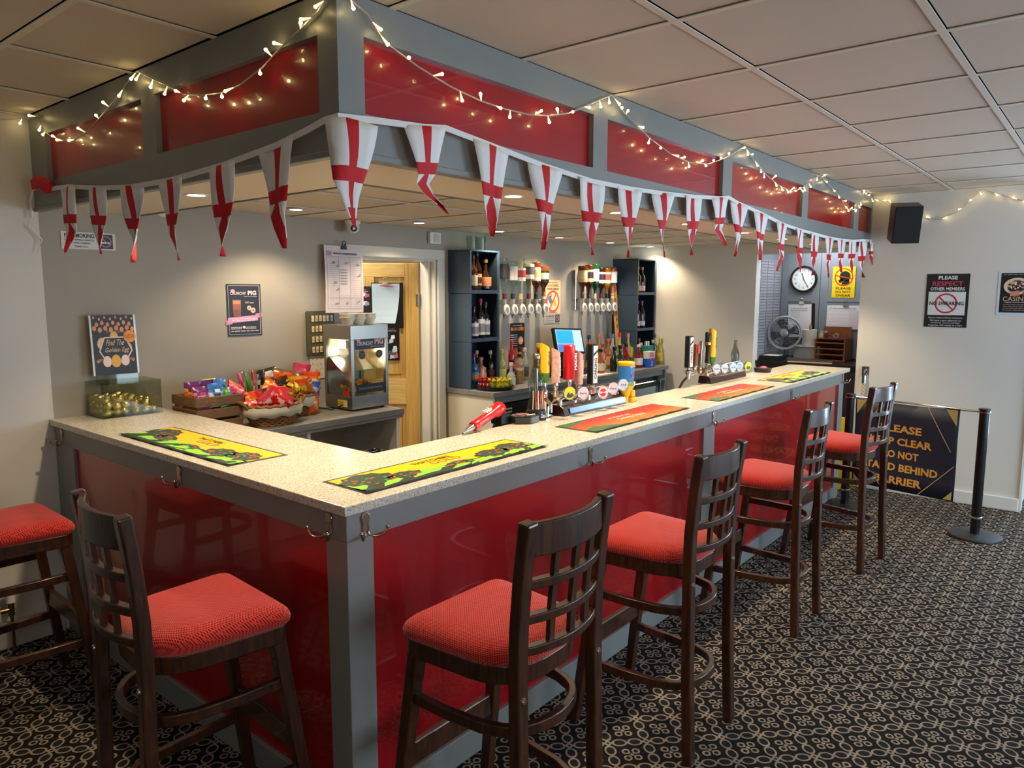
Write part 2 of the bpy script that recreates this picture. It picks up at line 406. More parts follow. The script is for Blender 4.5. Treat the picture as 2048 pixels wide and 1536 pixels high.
# store room behind the bar
b = new_bm(); box(b, .6, 4.6, 4.0, 4.1, 0, 2.6); box(b, .6, .7, 2.45, 4.0, 0, 2.6); box(b, 4.5, 4.6, 2.45, 4.0, 0, 2.6); box(b, .6, 4.6, 2.45, 4.1, 2.35, 2.45)
struct('wall_store', b, WHITEWALL)
# baseboards
struct('baseboard_right', Bx(5.478, 5.5, -1.19, -.02, 0, .105), GLOSSW, bevel=.006)
struct('baseboard_left', Bx(-4.2, -.0, 2.268, 2.29, 0, .13), mat('old_gloss_trim', 'b9b4a8', .35, noise=.03), bevel=.006)
b = new_bm(); box(b, 5.485, 5.635, -1.205, -1.19, 0, 2.5)
struct('trim_1', b, GLOSSW)
# architrave and jambs of the doorway behind the bar
b = new_bm()
box(b, 1.795, 1.87, 2.268, 2.29, 0, 2.0); box(b, 2.64, 2.712, 2.268, 2.29, 0, 2.0); box(b, 1.795, 2.712, 2.266, 2.29, 1.925, 2.0)
box(b, 1.868, 1.885, 2.29, 2.45, 0, 1.93); box(b, 2.625, 2.642, 2.29, 2.45, 0, 1.93); box(b, 1.87, 2.64, 2.29, 2.45, 1.912, 1.93)
box(b, 2.605, 2.626, 2.335, 2.375, 0, 1.92); box(b, 1.885, 1.905, 2.335, 2.375, 0, 1.92)
struct('trim_2', b, mat('architrave_gloss', 'd2cdc0', .3, noise=.02), bevel=.006)

# ceilings: suspended tiles in a white grid
ceil = struct('ceiling', Bx(-4.2, 8.5, -4.6, 2.29, 2.56, 2.62), VOID)
tile_me = {}
def ceiling_grid(parent, X, Y, z, clip, name='ceiling_tile', tee=.024):
    """X, Y lists of grid lines; clip(x0,x1,y0,y1) -> list of rects to build"""
    for x0, x1 in zip(X, X[1:]):
        for y0, y1 in zip(Y, Y[1:]):
            for a, b_, c, d in clip(x0, x1, y0, y1):
                if b_-a < .04 or d-c < .04: continue
                g = .0035
                ins = [tee/2+g]*4
                bb = new_bm(); box(bb, a+ins[0], b_-ins[1], c+ins[2], d-ins[3], z+.004, z+.016)
                o = M(name, bb, TILE, parent)
                o.data.update()
XG = [.206+.6*k for k in range(-5, 10)]; XG = [x for x in XG if x < 5.5] + [5.5+.012]
YG = [.012+.6*k for k in range(-6, 4)]; YG = [y for y in YG if y < 2.28] + [2.29+.012]
def clip_main(x0, x1, y0, y1):
    if x0 > -.1 and y0 > -.1: return []
    if y0 < -.05 < y1 and y1 > 0 and x1 > .02: y1 = min(y1, .01)
    if x0 < 0 < x1 and y0 > -.1: return [(x0, min(x1, .02), y0, y1)]
    return [(x0, x1, y0, y1)]
ceiling_grid(ceil, XG, YG, CZ, clip_main)
for x in XG:
    y1 = 2.29 if x < 0 else 0.0
    M('grid_bar', Bx(x-.012, x+.012, YG[0], y1, CZ-.001, CZ+.002), TEE, ceil)
for y in YG:
    x1 = 5.5 if y < 0.05 else 0.02
    M('grid_bar', Bx(XG[0], x1, y-.012, y+.012, CZ-.0014, CZ+.0016), TEE, ceil)
M('backing', Bx(-4.2, XG[0], -4.6, 2.29, CZ, CZ+.03), TILE, ceil); M('backing', Bx(XG[0], 5.5, -4.6, YG[0], CZ, CZ+.03), TILE, ceil); M('backing', Bx(5.5, 8.5, -4.6, -1.0, CZ, CZ+.03), TILE, ceil)
M('edge_angle', Bx(5.476, 5.5, YG[0], -.01, CZ-.002, CZ+.002), TEE, ceil); M('edge_angle', Bx(XG[0], .01, 2.266, 2.29, CZ-.002, CZ+.002), TEE, ceil)
IZ = 2.145
ceil2 = struct('ceiling_bar', Bx(.4, 5.5, .4, 2.29, IZ+.03, IZ+.05), VOID)
XI = [.45] + [.806+.6*k for k in range(0, 8)] + [5.512]
YI = [.45] + [.612, 1.212, 1.812] + [2.302]
TILE2 = mat('bar_ceiling_tile', 'dcd0ba', .85, spec=.1, noise=.02, nscale=260)
TILE, _t = TILE2, TILE
ceiling_grid(ceil2, XI, YI, IZ, lambda a, b, c, d: [(a, b, c, d)], 'ceiling_tile')
TILE = _t
for x in XI[1:-1]: M('grid_bar', Bx(x-.012, x+.012, .45, 2.29, IZ-.001, IZ+.002), TEE, ceil2)
for y in YI[1:-1]: M('grid_bar', Bx(.45, 5.5, y-.012, y+.012, IZ-.0014, IZ+.0016), TEE, ceil2)

# ------------------------------------------------------------------ canopy above the bar
can = T('bar_canopy', 'grey canopy with glossy red panels hung from the ceiling above the bar', 'canopy', (.01, -.01, 2.07))
ZB, Z0, Z1 = 2.07, 2.183, 2.388
LX = [(.10, 1.252), (1.356, 2.488), (2.606, 3.742), (3.856, 4.952), (5.085, 5.462)]
SY = [(.077, 1.045), (1.148, 2.10)]
def frame_long(y0, y1):
    b = new_bm(); x0, x1 = .01, 5.5
    box(b, x0, x1, y0, y1, ZB, Z0); box(b, x0, x1, y0, y1, Z1, CZ)
    e = [x0] + [v for p in LX for v in p] + [x1]
    for i in range(0, len(e), 2): box(b, e[i], e[i+1], y0, y1, Z0, Z1)
    return b
def frame_short(x0, x1):
    b = new_bm(); y0, y1 = .012, 2.29
    box(b, x0, x1, y0, y1, ZB, Z0); box(b, x0, x1, y0, y1, Z1, CZ)
    e = [y0] + [v for p in SY for v in p] + [y1]
    for i in range(0, len(e), 2): box(b, x0, x1, e[i], e[i+1], Z0, Z1)
    return b
M('frame', frame_long(-.01, .012), GREY, can); M('frame', frame_short(.01, .032), GREY, can)
for x0, x1 in LX: M('panel', Bx(x0-.004, x1+.004, .012, .02, Z0-.01, Z1+.01), RED, can)
for y0, y1 in SY: M('panel', Bx(.032, .04, y0-.004, y1+.004, Z0-.01, Z1+.01), RED, can)
b = new_bm(); box(b, .004, 5.5, -.016, .03, ZB-.012, ZB+.008); box(b, .004, .036, .03, 2.29, ZB-.012, ZB+.008)
M('edge_trim', b, GREY, can, bevel=.004)
b = new_bm(); box(b, .032, 5.5, .012, .465, ZB+.004, ZB+.02); box(b, .032, .465, .465, 2.29, ZB+.004, ZB+.02)
M('soffit_board', b, SOFFIT, can)
b = new_bm(); box(b, .45, 5.5, .452, .468, ZB+.0, IZ+.03); box(b, .452, .468, .468, 2.29, ZB+.0, IZ+.03)
M('inner_edge', b, mat('painted_shadow_gap', '6b655a', .5, noise=.05), can)  # dark colour stands in for the shadow gap along the soffit edge
# downlights
def downlight(x, y, z, label, power=18, spot=118, group=None):
    t = T('downlight', label, 'light', (x, y, z), group)
    b = new_bm(); lathe(b, (x, y, z), [(.032, .002), (.036, -.004), (.046, -.003), (.048, .002)], 24); M('bezel', b, GLOSSW, t, smooth=True)
    b = new_bm(); lathe(b, (x, y, z), [(0, -.0015), (.031, -.0015), (.031, .0015), (0, .0015)], 20); M('lamp', b, LED, t)
    l = bpy.data.lights.new('spot', 'SPOT'); l.energy = power; l.color = WARM; l.spot_size = math.radians(spot); l.spot_blend = .55; l.shadow_soft_size = .03
    o = bpy.data.objects.new('spot', l); COL.objects.link(o); o.location = (x, y, z-.02); o.parent = t; o.matrix_parent_inverse = Matrix.Translation((-x, -y, -z))
nm = ['in the corner of the canopy soffit', 'second from the corner along the long soffit', 'third along the long soffit', 'fourth along the long soffit', 'fifth along the long soffit', 'sixth along the long soffit', 'last one at the white wall end of the soffit']
for i, x in enumerate((.236, 1.055, 1.85, 2.61, 3.4, 4.11, 4.82)): downlight(x, .24, ZB+.004, 'round recessed downlight, ' + nm[i], 28, 118, 'downlights in the canopy soffit')
downlight(.236, 1.21, ZB+.004, 'round recessed downlight in the left arm of the soffit', 28, 118, 'downlights in the canopy soffit')
for i, (x, y) in enumerate(((1.17, 1.9), (2.15, 1.95), (3.0, 1.98), (3.8, 2.0), (4.6, 2.0), (5.35, 2.0))):
    downlight(x, y, IZ-.002, 'small downlight in the inner tiled ceiling, ' + ['above the snack counter', 'above the doorway', 'above the left blue shelf', 'above the till', 'above the right row of optics', 'above the right blue shelf'][i], 20, 130, 'downlights above the back counter')

# ------------------------------------------------------------------ the bar
top_pts = [(0, 0), (5.14, 0), (5.14, .495), (.52, .495), (.52, 2.288), (0, 2.288)]
b = new_bm(); prism(b, top_pts, 1.042, 1.072)
wt = M('bar_worktop', b, QUARTZ, None, bevel=.003)
setp(wt, 'speckled cream quartz worktop running round the corner of the bar', 'worktop')
bar = T('bar', 'grey bar front with glossy red panels below the speckled worktop', 'bar', (.02, .02, 0))
b = new_bm(); box(b, .02, 5.05, .02, .05, .955, 1.042); M('rail', b, GREY, bar, bevel=.002)
b = new_bm(); box(b, .02, .05, .05, 2.288, .955, 1.042); M('rail', b, GREY, bar, bevel=.002)
for x0, x1 in ((.02, .12), (2.432, 2.572), (4.925, 5.05)): M('post', Bx(x0, x1, .02, .06 if x0 > .1 else .12, 0, .955), GREY, bar, bevel=.002)
for y0, y1 in ((2.07, 2.288),): M('post', Bx(.02, .06, y0, y1, 0, .955), GREY, bar, bevel=.002)
for x0, x1 in ((.12, 2.432), (2.572, 4.925)):
    M('panel', Bx(x0-.005, x1+.005, .034, .042, .06, .96), RED, bar); M('plinth', Bx(x0, x1, .02, .05, 0, .105), GREY, bar, bevel=.002)
M('panel', Bx(.034, .042, .115, 2.075, .06, .96), RED, bar); M('plinth', Bx(.02, .05, .12, 2.07, 0, .105), GREY, bar, bevel=.002)
b = new_bm(); box(b, .05, 5.05, .06, .08, 0, 1.04); box(b, .06, .08, .08, 2.288, 0, 1.04); box(b, 5.03, 5.05, .06, .42, 0, 1.04); box(b, .08, 5.03, .08, .4, .5, .52)
M('carcass', b, GREY2, bar)
# coat hooks
def hook(F, label):
    o = F @ Vector((0, 0, 0)); t = T('coat_hook', label, 'hook', o, 'coat hooks under the edge of the bar')
    b = new_bm(); prism(b, [(.016*math.cos(a), .018+.016*math.sin(a)) for a in [PI*i/8 for i in range(9)]] + [(-.011, -.004), (-.013, -.03), (.013, -.03), (.011, -.004)], 0, .006, F)
    M('back_plate', b, BRONZE, t, bevel=.0015)
    for s in (-1, 1):
        b = new_bm(); pts = [F @ Vector((s*(.006+.030*(1-math.cos(a))*.62), -.026-.014*math.sin(a), .008+.034*(1-math.cos(a))*.5)) for a in [PI*i/7 for i in range(8)]]
        pts += [F @ Vector((s*.049, -.016, .045))]
        tube(b, pts, .0038, 8); ball(b, F @ Vector((s*.0495, -.012, .046)), .0062); M('prong', b, BRONZE, t, smooth=True)
FL = lambda x: frame((x, .02, .999), (1, 0, 0), (0, 0, 1)); FS = lambda y: frame((.02, y, .999), (0, -1, 0), (0, 0, 1))
for x, l in ((.088, 'double coat hook on the long side right at the bar corner'), (1.308, 'double coat hook on the bar edge behind the second long side stool'), (2.543, 'double coat hook above the grey post halfway along the bar'), (3.8, 'double coat hook on the bar edge above the farthest stool'), (5.01, 'double coat hook at the far end of the long side')): hook(FL(x), l)
for y, l in ((.099, 'double coat hook on the short side right at the bar corner'), (1.028, 'double coat hook in the middle of the short side of the bar'), (2.19, 'double coat hook on the short side beside the wall')): hook(FS(y), l)

# ------------------------------------------------------------------ bar stools
def make_stool():
    t = T('bar_stool', 's', 'stool', group='walnut bar stools with red seats')
    def outline(k):                 # k shrinks the outline inwards
        pts = [(.212, .178), (-.212, .178), (-.178, -.2), (.178, -.2)]; rad = [.05, .05, .13, .13]; out = []
        for i in range(4):
            p, a, c = Vector(pts[i]), Vector(pts[i-1]), Vector(pts[(i+1) % 4]); da, dc = (a-p).normalized(), (c-p).normalized()
            s, e = p+da*rad[i], p+dc*rad[i]
            for j in range(7):
                q = j/6; v = s*(1-q)**2 + p*2*q*(1-q) + e*q*q; out.append(v)
        ctr = Vector((0, -.01))
        return [(ctr.x+(v.x-ctr.x)*(1-k/.2), ctr.y+(v.y-ctr.y)*(1-k/.2) - (.018*(1-(v.x/.16)**2) if v.y < -.15 and abs(v.x) < .16 else 0)) for v in out]
    b = new_bm(); rings = []
    for k, z in ((.006, .722), (-.004, .734), (-.006, .748), (.0, .763), (.014, .776), (.04, .786), (.09, .792), (.14, .795)): rings.append([b.verts.new((x, y, z)) for x, y in outline(k)])
    for A, B in zip(rings, rings[1:]):
        for i in range(len(A)): b.faces.new((A[i], A[(i+1) % len(A)], B[(i+1) % len(A)], B[i]))
    b.faces.new(rings[0][::-1]); b.faces.new(rings[-1])
    M('seat_pad', b, WEAVE, t, smooth=True)
    b = new_bm(); prism(b, outline(.004), .672, .725); M('seat_rim', b, WOOD, t, smooth=True, bevel=.004)
    for s in (-1, 1):
        b = new_bm(); beam(b, (s*.178, .135, .70), (s*.21, .228, 0), .042, .042, .034, .034); M('leg', b, WOOD, t, bevel=.004)
        b = new_bm(); prof = rect(.042, .036)
        sweep(b, [(s*.176, -.248, 0), (s*.174, -.232, .35), (s*.172, -.224, .70), (s*.172, -.226, .85), (s*.172, -.238, 1.0), (s*.174, -.256, 1.137)], prof, up=(0, 1, 0)); M('back_post', b, WOOD, t, bevel=.006)
    def arc(z, y, bow, hw=.156, n=10): return [(hw*(2*i/n-1), y-bow*(1-(2*i/n-1)**2), z) for i in range(n+1)]
    b = new_bm(); sweep(b, arc(1.086, -.247, .036), rect(.02, .088)); M('top_rail', b, WOOD, t, smooth=True, bevel=.004)
    for z, y in ((.968, -.236), (.875, -.229), (.79, -.226)):
        b = new_bm(); sweep(b, arc(z, y, .036), rect(.026, .024)); M('slat', b, WOOD, t, smooth=True, bevel=.003)
    for fx in (-.5, 0, .5):
        x = .156*fx; o = .036*(1-fx*fx); b = new_bm()
        sweep(b, [(x, -.226-o, .785), (x, -.230-o, .89), (x, -.238-o, .98), (x, -.245-o, 1.05)], rect(.022, .013), up=(0, 1, 0)); M('spindle', b, WOOD, t)
    def ring(z, fw, fy):
        pts = [(-fw, fy, z), (-.185, .02, z), (-.172, -.1, z)]
        pts += [(-.158*math.cos(a), -.125-.1*math.sin(a), z) for a in [PI*i/12 for i in range(1, 12)]]
        return pts + [(.172, -.1, z), (.185, .02, z), (fw, fy, z)]
    for z, fw, fy in ((.545, .186, .155), (.258, .198, .193)):
        b = new_bm(); sweep(b, ring(z, fw, fy), rect(.022, .032)); M('ring_stretcher', b, WOOD, t, smooth=True, bevel=.003)
    b = new_bm(); beam(b, (-.19, .182, .345), (.19, .182, .345), .022, .07, side=(0, 1, 0)); M('front_stretcher', b, WOOD, t, bevel=.003)
    for s in (-1, 1):
        b = new_bm(); lathe(b, (s*.172, -.244, .668), [(.0, .004), (.007, .003), (.009, 0), (.009, -.004)], 10, (0, -1, 0)); M('bolt', b, CHROME, t, smooth=True)
    return t
st0 = make_stool()
stools = [(.247, -.362, 0, 'red seat bar stool nearest the bar corner on the long side'),
          (1.20, -.362, 0, 'second red seat bar stool from the corner along the long side'),
          (2.44, -.318, 1, 'third red seat bar stool from the corner along the long side, by the grey post'),
          (3.57, -.362, -6, 'farthest red seat bar stool, beside the rope barrier posts'),
          (-.268, .338, -94, 'red seat bar stool at the short side of the bar, back turned to the camera'),
          (-.365, 1.70, -91, 'red seat bar stool beside the white wall, cut off by the left edge')]
for i, (x, y, r, l) in enumerate(stools):
    o = st0 if i == 0 else dup(st0)
    o.location = (x, y, 0); o.rotation_euler.z = math.radians(r); o['label'] = l
# ------------------------------------------------------------------ bunting along the canopy
bun = T('bunting', 'string of white pennants with red crosses draped along the canopy', 'bunting', (.0, -.04, 2.15))
FX, FY = -.016, -.042
# the tape: left arm (y, z) then long arm (x, z)
TL = [(2.10, 2.142), (1.99, 2.137), (1.80, 2.130), (1.52, 2.100), (1.21, 2.077), (.905, 2.074), (.563, 2.087), (.252, 2.112), (.10, 2.135), (.02, 2.15)]
TR = [(.0, 2.155), (.117, 2.163), (.30, 2.176), (.386, 2.188), (.60, 2.168), (.89, 2.14), (1.195, 2.122), (1.485, 2.124), (1.777, 2.134), (2.09, 2.15), (2.39, 2.172), (2.50, 2.186), (2.63, 2.168), (2.95, 2.142), (3.30, 2.106), (3.63, 2.09), (3.93, 2.083), (4.255, 2.075), (4.55, 2.077), (4.83, 2.085), (5.11, 2.105), (5.42, 2.116)]
b = new_bm(); pts = [(FX, y, z) for y, z in TL] + [(-.012, -.034, 2.153)] + [(x, FY, z) for x, z in TR[1:]]
sweep(b, pts, rect(.002, .018)); M('tape', b, CLOTHW, bun)
b = new_bm(); tube(b, [(FX, 2.10, 2.142), (FX, 2.16, 2.155), (-.016, 2.215, 2.15), (-.016, 2.262, 2.10), (-.014, 2.262, 2.03)], .005, 6); tube(b, [(-.016, 2.262, 2.04), (-.03, 2.27, 1.99), (.02, 2.262, 1.93), (.0, 2.265, 1.87)], .004, 6)
M('tie_end', b, CLOTHW, bun)
b = new_bm(); sweep(b, [(FX-.01, 2.16, 2.17), (FX-.02, 2.10, 2.175), (FX-.02, 2.03, 2.16), (FX-.01, 1.985, 2.138)], [(-.012, -.022), (.012, -.026), (.016, .014), (0, .03), (-.014, .018)]); M('twisted_flag', b, CLOTHR, bun, smooth=True)
def flag(a, c, tip, right, seed, bend, wid=.188):
    """pennant hung from a (top left) to c (top right) with its tip; right = direction along the tape"""
    r = random.Random(seed); a, c, tip = Vector(a), Vector(c), Vector(tip); out = Vector((0, -1, 0)) if right == 'x' else Vector((-1, 0, 0))
    b = new_bm(); U = [0, .2, .39, .61, .8, 1]; V = [0, .1, .22, .34, .42, .56, .68, .8, .9, 1]; rows = []
    mid = (a + c)/2; fold = r.uniform(.62, .74); amp = r.uniform(-.012, .012); down = Vector((0, 0, -1)); L = (tip-mid).length
    for v in V:
        w = 1 - .98*v
        # below the fold the cloth swings sideways; above it hangs straight
        ctr = mid.lerp(Vector((mid.x, mid.y, tip.z)), v)
        sw = (tip - Vector((mid.x, mid.y, tip.z)))
        if bend: sw = (tip - Vector((mid.x, mid.y, tip.z)))
        k = max(0, (v-fold)/(1-fold)); ctr = ctr + sw*(k*.85 + .15*v)
        if v > fold: ctr = ctr - sw*.0
        kick = -sw*.3*math.exp(-((v-fold)/.13)**2)
        row = []
        for i, u in enumerate(U):
            uu = u - .5
            if 0 < i < 5: uu = {1: -.3, 2: -.11, 3: .11, 4: .3}[i] if w > .45 else {1: -.5*.9, 2: -.11/max(w, .25), 3: .11/max(w, .25), 4: .45}[i]; uu = max(-.5, min(.5, uu))
            p = ctr + kick + (c - a)*(uu*w) + out*(amp*math.sin(v*5+uu*4+seed) + .005*math.sin(uu*9+seed)*(v+.2))
            row.append(b.verts.new(p))
        rows.append(row)
    for j in range(len(V)-1):
        for i in range(5):
            vm = (V[j]+V[j+1])/2; red = (i == 2) or (.42 < vm < .56) or vm > .9 or (vm > .8 and 0 < i < 4)
            f = b.faces.new((rows[j][i], rows[j][i+1], rows[j+1][i+1], rows[j+1][i])); f.material_index = 1 if red else 0
    o = M('pennant', b, [CLOTHW, CLOTHR], bun)
    md = o.modifiers.new('thick', 'SOLIDIFY'); md.thickness = .0012
    for p in o.data.polygons: p.use_smooth = True
LF = [((1.898, 2.132), (1.712, 2.126), (1.872, 1.856)), ((1.61, 2.108), (1.426, 2.094), (1.516, 1.839)), ((1.299, 2.084), (1.118, 2.076), (1.236, 1.799)), ((.993, 2.074), (.815, 2.078), (.867, 1.797)), ((.653, 2.082), (.473, 2.094), (.566, 1.802)), ((.347, 2.103), (.158, 2.126), (.218, 1.815))]
for i, (a, c, t) in enumerate(LF): flag((FX-.002, a[0], a[1]), (FX-.002, c[0], c[1]), (FX-.004, t[0], t[1]), 'y', i, 1)
# the corner pennant wraps the edge of the canopy
b = new_bm(); rows = []; V = [0, .1, .22, .34, .44, .58, .7, .82, .92, 1]; U = [-.5, -.3, -.06, .16, .33, .5]
for v in V:
    w = 1-.97*v; row = []
    for u in U:
        s = u*w*.2 + .03 + .035*max(0, v-.65)
        z = 2.152 - .285*v + (0.012*abs(s-.02)*0) - .02*abs(u)*(1-v)*.6
        if s < -.012: p = (-.014 - .002 + s*.25*0, -.03 + (-.012-s)*.75, z); p = (-.03 - (.02*v), -.045 + (-.012 - s)*.8, z)
        else: p = (-.03 + (s+.012), -.05 - .008*math.sin(6*v), z)
        row.append(b.verts.new(p))
    rows.append(row)
for j in range(len(V)-1):
    for i in range(5):
        vm = (V[j]+V[j+1])/2; f = b.faces.new((rows[j][i], rows[j][i+1], rows[j+1][i+1], rows[j+1][i])); f.material_index = 1 if (i == 2 or .44 < vm < .58 or vm > .92 or (vm > .82 and 0 < i < 4)) else 0
o = M('pennant', b, [CLOTHW, CLOTHR], bun); o.modifiers.new('thick', 'SOLIDIFY').thickness = .0012
for p in o.data.polygons: p.use_smooth = True
RF = [(.212, .386, .391, 1.931), (.508, .692, .602, 1.874), (.796, .987, .875, 1.842), (1.098, 1.292, 1.202, 1.836), (1.388, 1.579, 1.471, 1.836), (1.681, 1.873, 1.794, 1.848), (1.989, 2.182, 2.082, 1.871), (2.285, 2.498, 2.48, 1.934), (2.533, 2.734, 2.592, 1.883), (2.845, 3.056, 2.957, 1.876), (3.2, 3.395, 3.236, 1.82), (3.536, 3.726, 3.669, 1.826), (3.829, 4.027, 3.925, 1.808), (4.152, 4.359, 4.281, 1.797), (4.434, 4.658, 4.578, 1.839), (4.712, 4.941, 4.868, 1.845), (4.995, 5.228, 5.176, 1.811), (5.29, 5.49, 5.445, 1.919)]
def tape_z(x):
    for (x0, z0), (x1, z1) in zip(TR, TR[1:]):
        if x0 <= x <= x1: return z0+(z1-z0)*(x-x0)/(x1-x0)
    return TR[-1][1]
for i, (x0, x1, tx, tz) in enumerate(RF): flag((x0, FY-.002, tape_z(x0)), (x1, FY-.002, tape_z(x1)), (tx, FY-.004, tz), 'x', 20+i, 1)

# ------------------------------------------------------------------ string lights
CABLE = mat('clear_cable', 'b9aea0', .3, noise=.03)
BULB = mat('warm_bulb', 'ffe7a0', .3, emit=22, emitc='ffdf92'); BULBC = mat('bulb_cone', 'f0e6cc', .2, emit=1.2, emitc='ffe2a0')
fl = T('string_light', 'string of warm fairy lights swagged along the top of the canopy and wall', 'fairy lights', (0, 0, 2.48))
def swag(p, q, dip, n=10):
    p, q = Vector(p), Vector(q); return [p.lerp(q, i/n) - Vector((0, 0, dip*4*(i/n)*(1-i/n))) for i in range(n+1)]
bulb_me = None
def bulbs(pts, n, seed, out):
    global bulb_me
    r = random.Random(seed); out = Vector(out)
    if bulb_me is None:
        b = new_bm(); lathe(b, (0, 0, 0), [(.0015, 0), (.002, .008), (.0045, .024), (.0042, .027)], 6); lathe(b, (0, 0, .0), [(.0042, .027), (.0055, .029), (.004, .033), (0, .034)], 6, mi=1)
        bulb_me = bpy.data.meshes.new('bulb'); bmesh.ops.recalc_face_normals(b, faces=b.faces); b.to_mesh(bulb_me); b.free(); bulb_me.materials.append(BULBC); bulb_me.materials.append(BULB)
    for i in range(n):
        t = (i+.5+r.uniform(-.3, .3))/n*(len(pts)-1); k = min(int(t), len(pts)-2); p = Vector(pts[k]).lerp(Vector(pts[k+1]), t-k)
        d = Vector((r.uniform(-1, 1), r.uniform(-1, 1), r.uniform(-1.3, .5)))
        d = d - out*d.dot(out) + out*r.uniform(.15, .6)
        o = bpy.data.objects.new('bulb', bulb_me); COL.objects.link(o); o.parent = fl; o.matrix_parent_inverse = Matrix.Translation((0, 0, -2.48))
        o.location = p; o.rotation_euler = Vector((0, 0, 1)).rotation_difference(d.normalized()).to_euler()
LY = -.004; LX_ = -.024
left = [[(LY, 2.125, 2.468), (LY, 2.07, 2.40), (LY, 1.995, 2.365), (LY, 1.86, 2.327), (LY, 1.728, 2.315), (LY, 1.58, 2.335), (LY, 1.467, 2.37), (LY, 1.30, 2.42), (LY, 1.19, 2.465), (LY, 1.13, 2.48)],
        [(LY, 1.13, 2.48), (LY, 1.03, 2.438), (LY, .926, 2.398), (LY, .80, 2.346), (LY, .693, 2.326), (LY, .56, 2.312), (LY, .451, 2.318), (LY, .33, 2.345), (LY, .232, 2.382), (LY, .14, 2.41), (LY, .052, 2.44), (LY, .0, 2.475)]]
right = [[(.01, LX_, 2.48), (.104, LX_, 2.445), (.164, LX_, 2.388), (.29, LX_, 2.35), (.424, LX_, 2.322), (.56, LX_, 2.306), (.688, LX_, 2.303), (.82, LX_, 2.308), (.942, LX_, 2.326), (1.06, LX_, 2.356), (1.167, LX_, 2.40), (1.27, LX_, 2.445), (1.364, LX_, 2.482)],
         [(1.364, LX_, 2.482), (1.46, LX_, 2.43), (1.678, LX_, 2.362), (1.88, LX_, 2.322), (2.072, LX_, 2.31), (2.28, LX_, 2.33), (2.471, LX_, 2.385), (2.726, LX_, 2.481)],
         [(2.726, LX_, 2.481), (2.86, LX_, 2.43), (3.031, LX_, 2.375), (3.25, LX_, 2.335), (3.457, LX_, 2.322), (3.6, LX_, 2.34), (3.732, LX_, 2.38), (4.025, LX_, 2.485)],
         [(4.025, LX_, 2.485), (4.25, LX_, 2.44), (4.501, LX_, 2.39), (4.64, LX_, 2.335), (4.78, LX_, 2.312), (4.93, LX_, 2.34), (5.05, LX_, 2.40), (5.136, LX_, 2.485), (5.3, LX_, 2.462), (5.485, -.034, 2.456)]]
endw = [(5.485, -.034, 2.456), (5.485, -.122, 2.441), (5.485, -.25, 2.35), (5.485, -.407, 2.29), (5.485, -.515, 2.266), (5.485, -.648, 2.33), (5.485, -.725, 2.422), (5.485, -.787, 2.483), (5.485, -.904, 2.427), (5.485, -1.06, 2.37), (5.485, -1.15, 2.40)]
lw = [(LY, 2.125, 2.468), (LY, 2.255, 2.475), (-.08, 2.272, 2.46), (-.25, 2.272, 2.44), (-.45, 2.272, 2.40), (-.7, 2.272, 2.37)]
cb = new_bm()
for i, pts in enumerate(left): tube(cb, pts, .0026, 5); bulbs(pts, 10 if i == 0 else 14, i, (-1, 0, 0))
for i, pts in enumerate(right): tube(cb, pts, .0026, 5); bulbs(pts, (16, 15, 16, 17)[i], 10+i, (0, -1, 0))
tube(cb, endw, .0026, 5); bulbs(endw, 11, 30, (-1, 0, 0)); tube(cb, lw, .0026, 5); bulbs(lw, 5, 31, (0, -1, 0))
M('cable', cb, CABLE, fl)

# ------------------------------------------------------------------ posters and signs
def poster(name, label, cat, F, wd, h, color, t=.002, border=None):
    t_ = T(name, label, cat, F @ Vector((0, 0, 0)))
    M('sheet', sheet(F, wd, h, t), P(color), t_)
    return t_, Print(moved(F, t))
def no_symbol(pr, u, v, r, wd, c, z=3, ang=-45, sy=1):
    pr.ring(u, v, r-wd, r, c, z, sy=sy); a = math.radians(ang); pr.bar(u-(r-wd/2)*math.cos(a), v-sy*(r-wd/2)*math.sin(a), u+(r-wd/2)*math.cos(a), v+sy*(r-wd/2)*math.sin(a), wd*.85, c, z+1)
# no smoking sign
t, p = poster('no_smoking_sign', 'small white no smoking sign high on the grey wall, left of the bar', 'sign', F_back(.235, 1.936), .25, .083, 'd3cfc8')
p.text('NO SMOKING', -.042, .024, .021, '1a1a1a', .135, bold=.03); p.text('INCLUDING VAPING & E-CIGARETTES', -.042, .003, .008, '333333', .135); p.text('ON THESE PREMISES', -.045, -.012, .008, '333333', .1); p.text('Thank You', -.04, -.028, .01, '333333', .06, slant=.3)
p.rect(.043, .112, -.035, .035, '1a1817'); no_symbol(p, .078, 0, .028, .005, 'b97078', 2); p.bar(.058, -.006, .098, -.006, .007, 'e8e2dc', 2); p.build(t)
# golden egg poster, in the sign holder of the egg box
# pork scratching poster
t, p = poster('snack_poster', 'black and pink snack poster on the grey wall above the crisps', 'poster', F_back(1.06, 1.581), .218, .302, '1f1a1d')
for a in ((-.1, -.1, -.142, .142), (.0985, .1, -.142, .142)): p.rect(a[0]-.001, a[1]+.001, a[2], a[3], 'c9b9bb')
p.rect(-.1, .1, .1405, .1425, 'c9b9bb'); p.rect(-.1, .1, -.1425, -.1405, 'c9b9bb')
p.text('CRUNCHY', -.037, .098, .017, 'e9cfd4', .1, bold=.02); p.text('PIG', .052, .1, .026, 'e9cfd4', .055, bold=.04); p.disc(-.07, .112, .014, 'e69bb0', 1, sy=.6); p.text('Taste You Can Enjoy', .04, .079, .007, 'e9cfd4', .085)
p.poly([(-.075, .06), (-.02, .06), (-.026, -.035), (-.07, -.035)], '9c5b3a'); p.rect(-.07, -.026, .035, .055, 'c98a5a', 2); p.lines(-.066, -.03, .0, 4, .008, .004, '6d3822', 2)
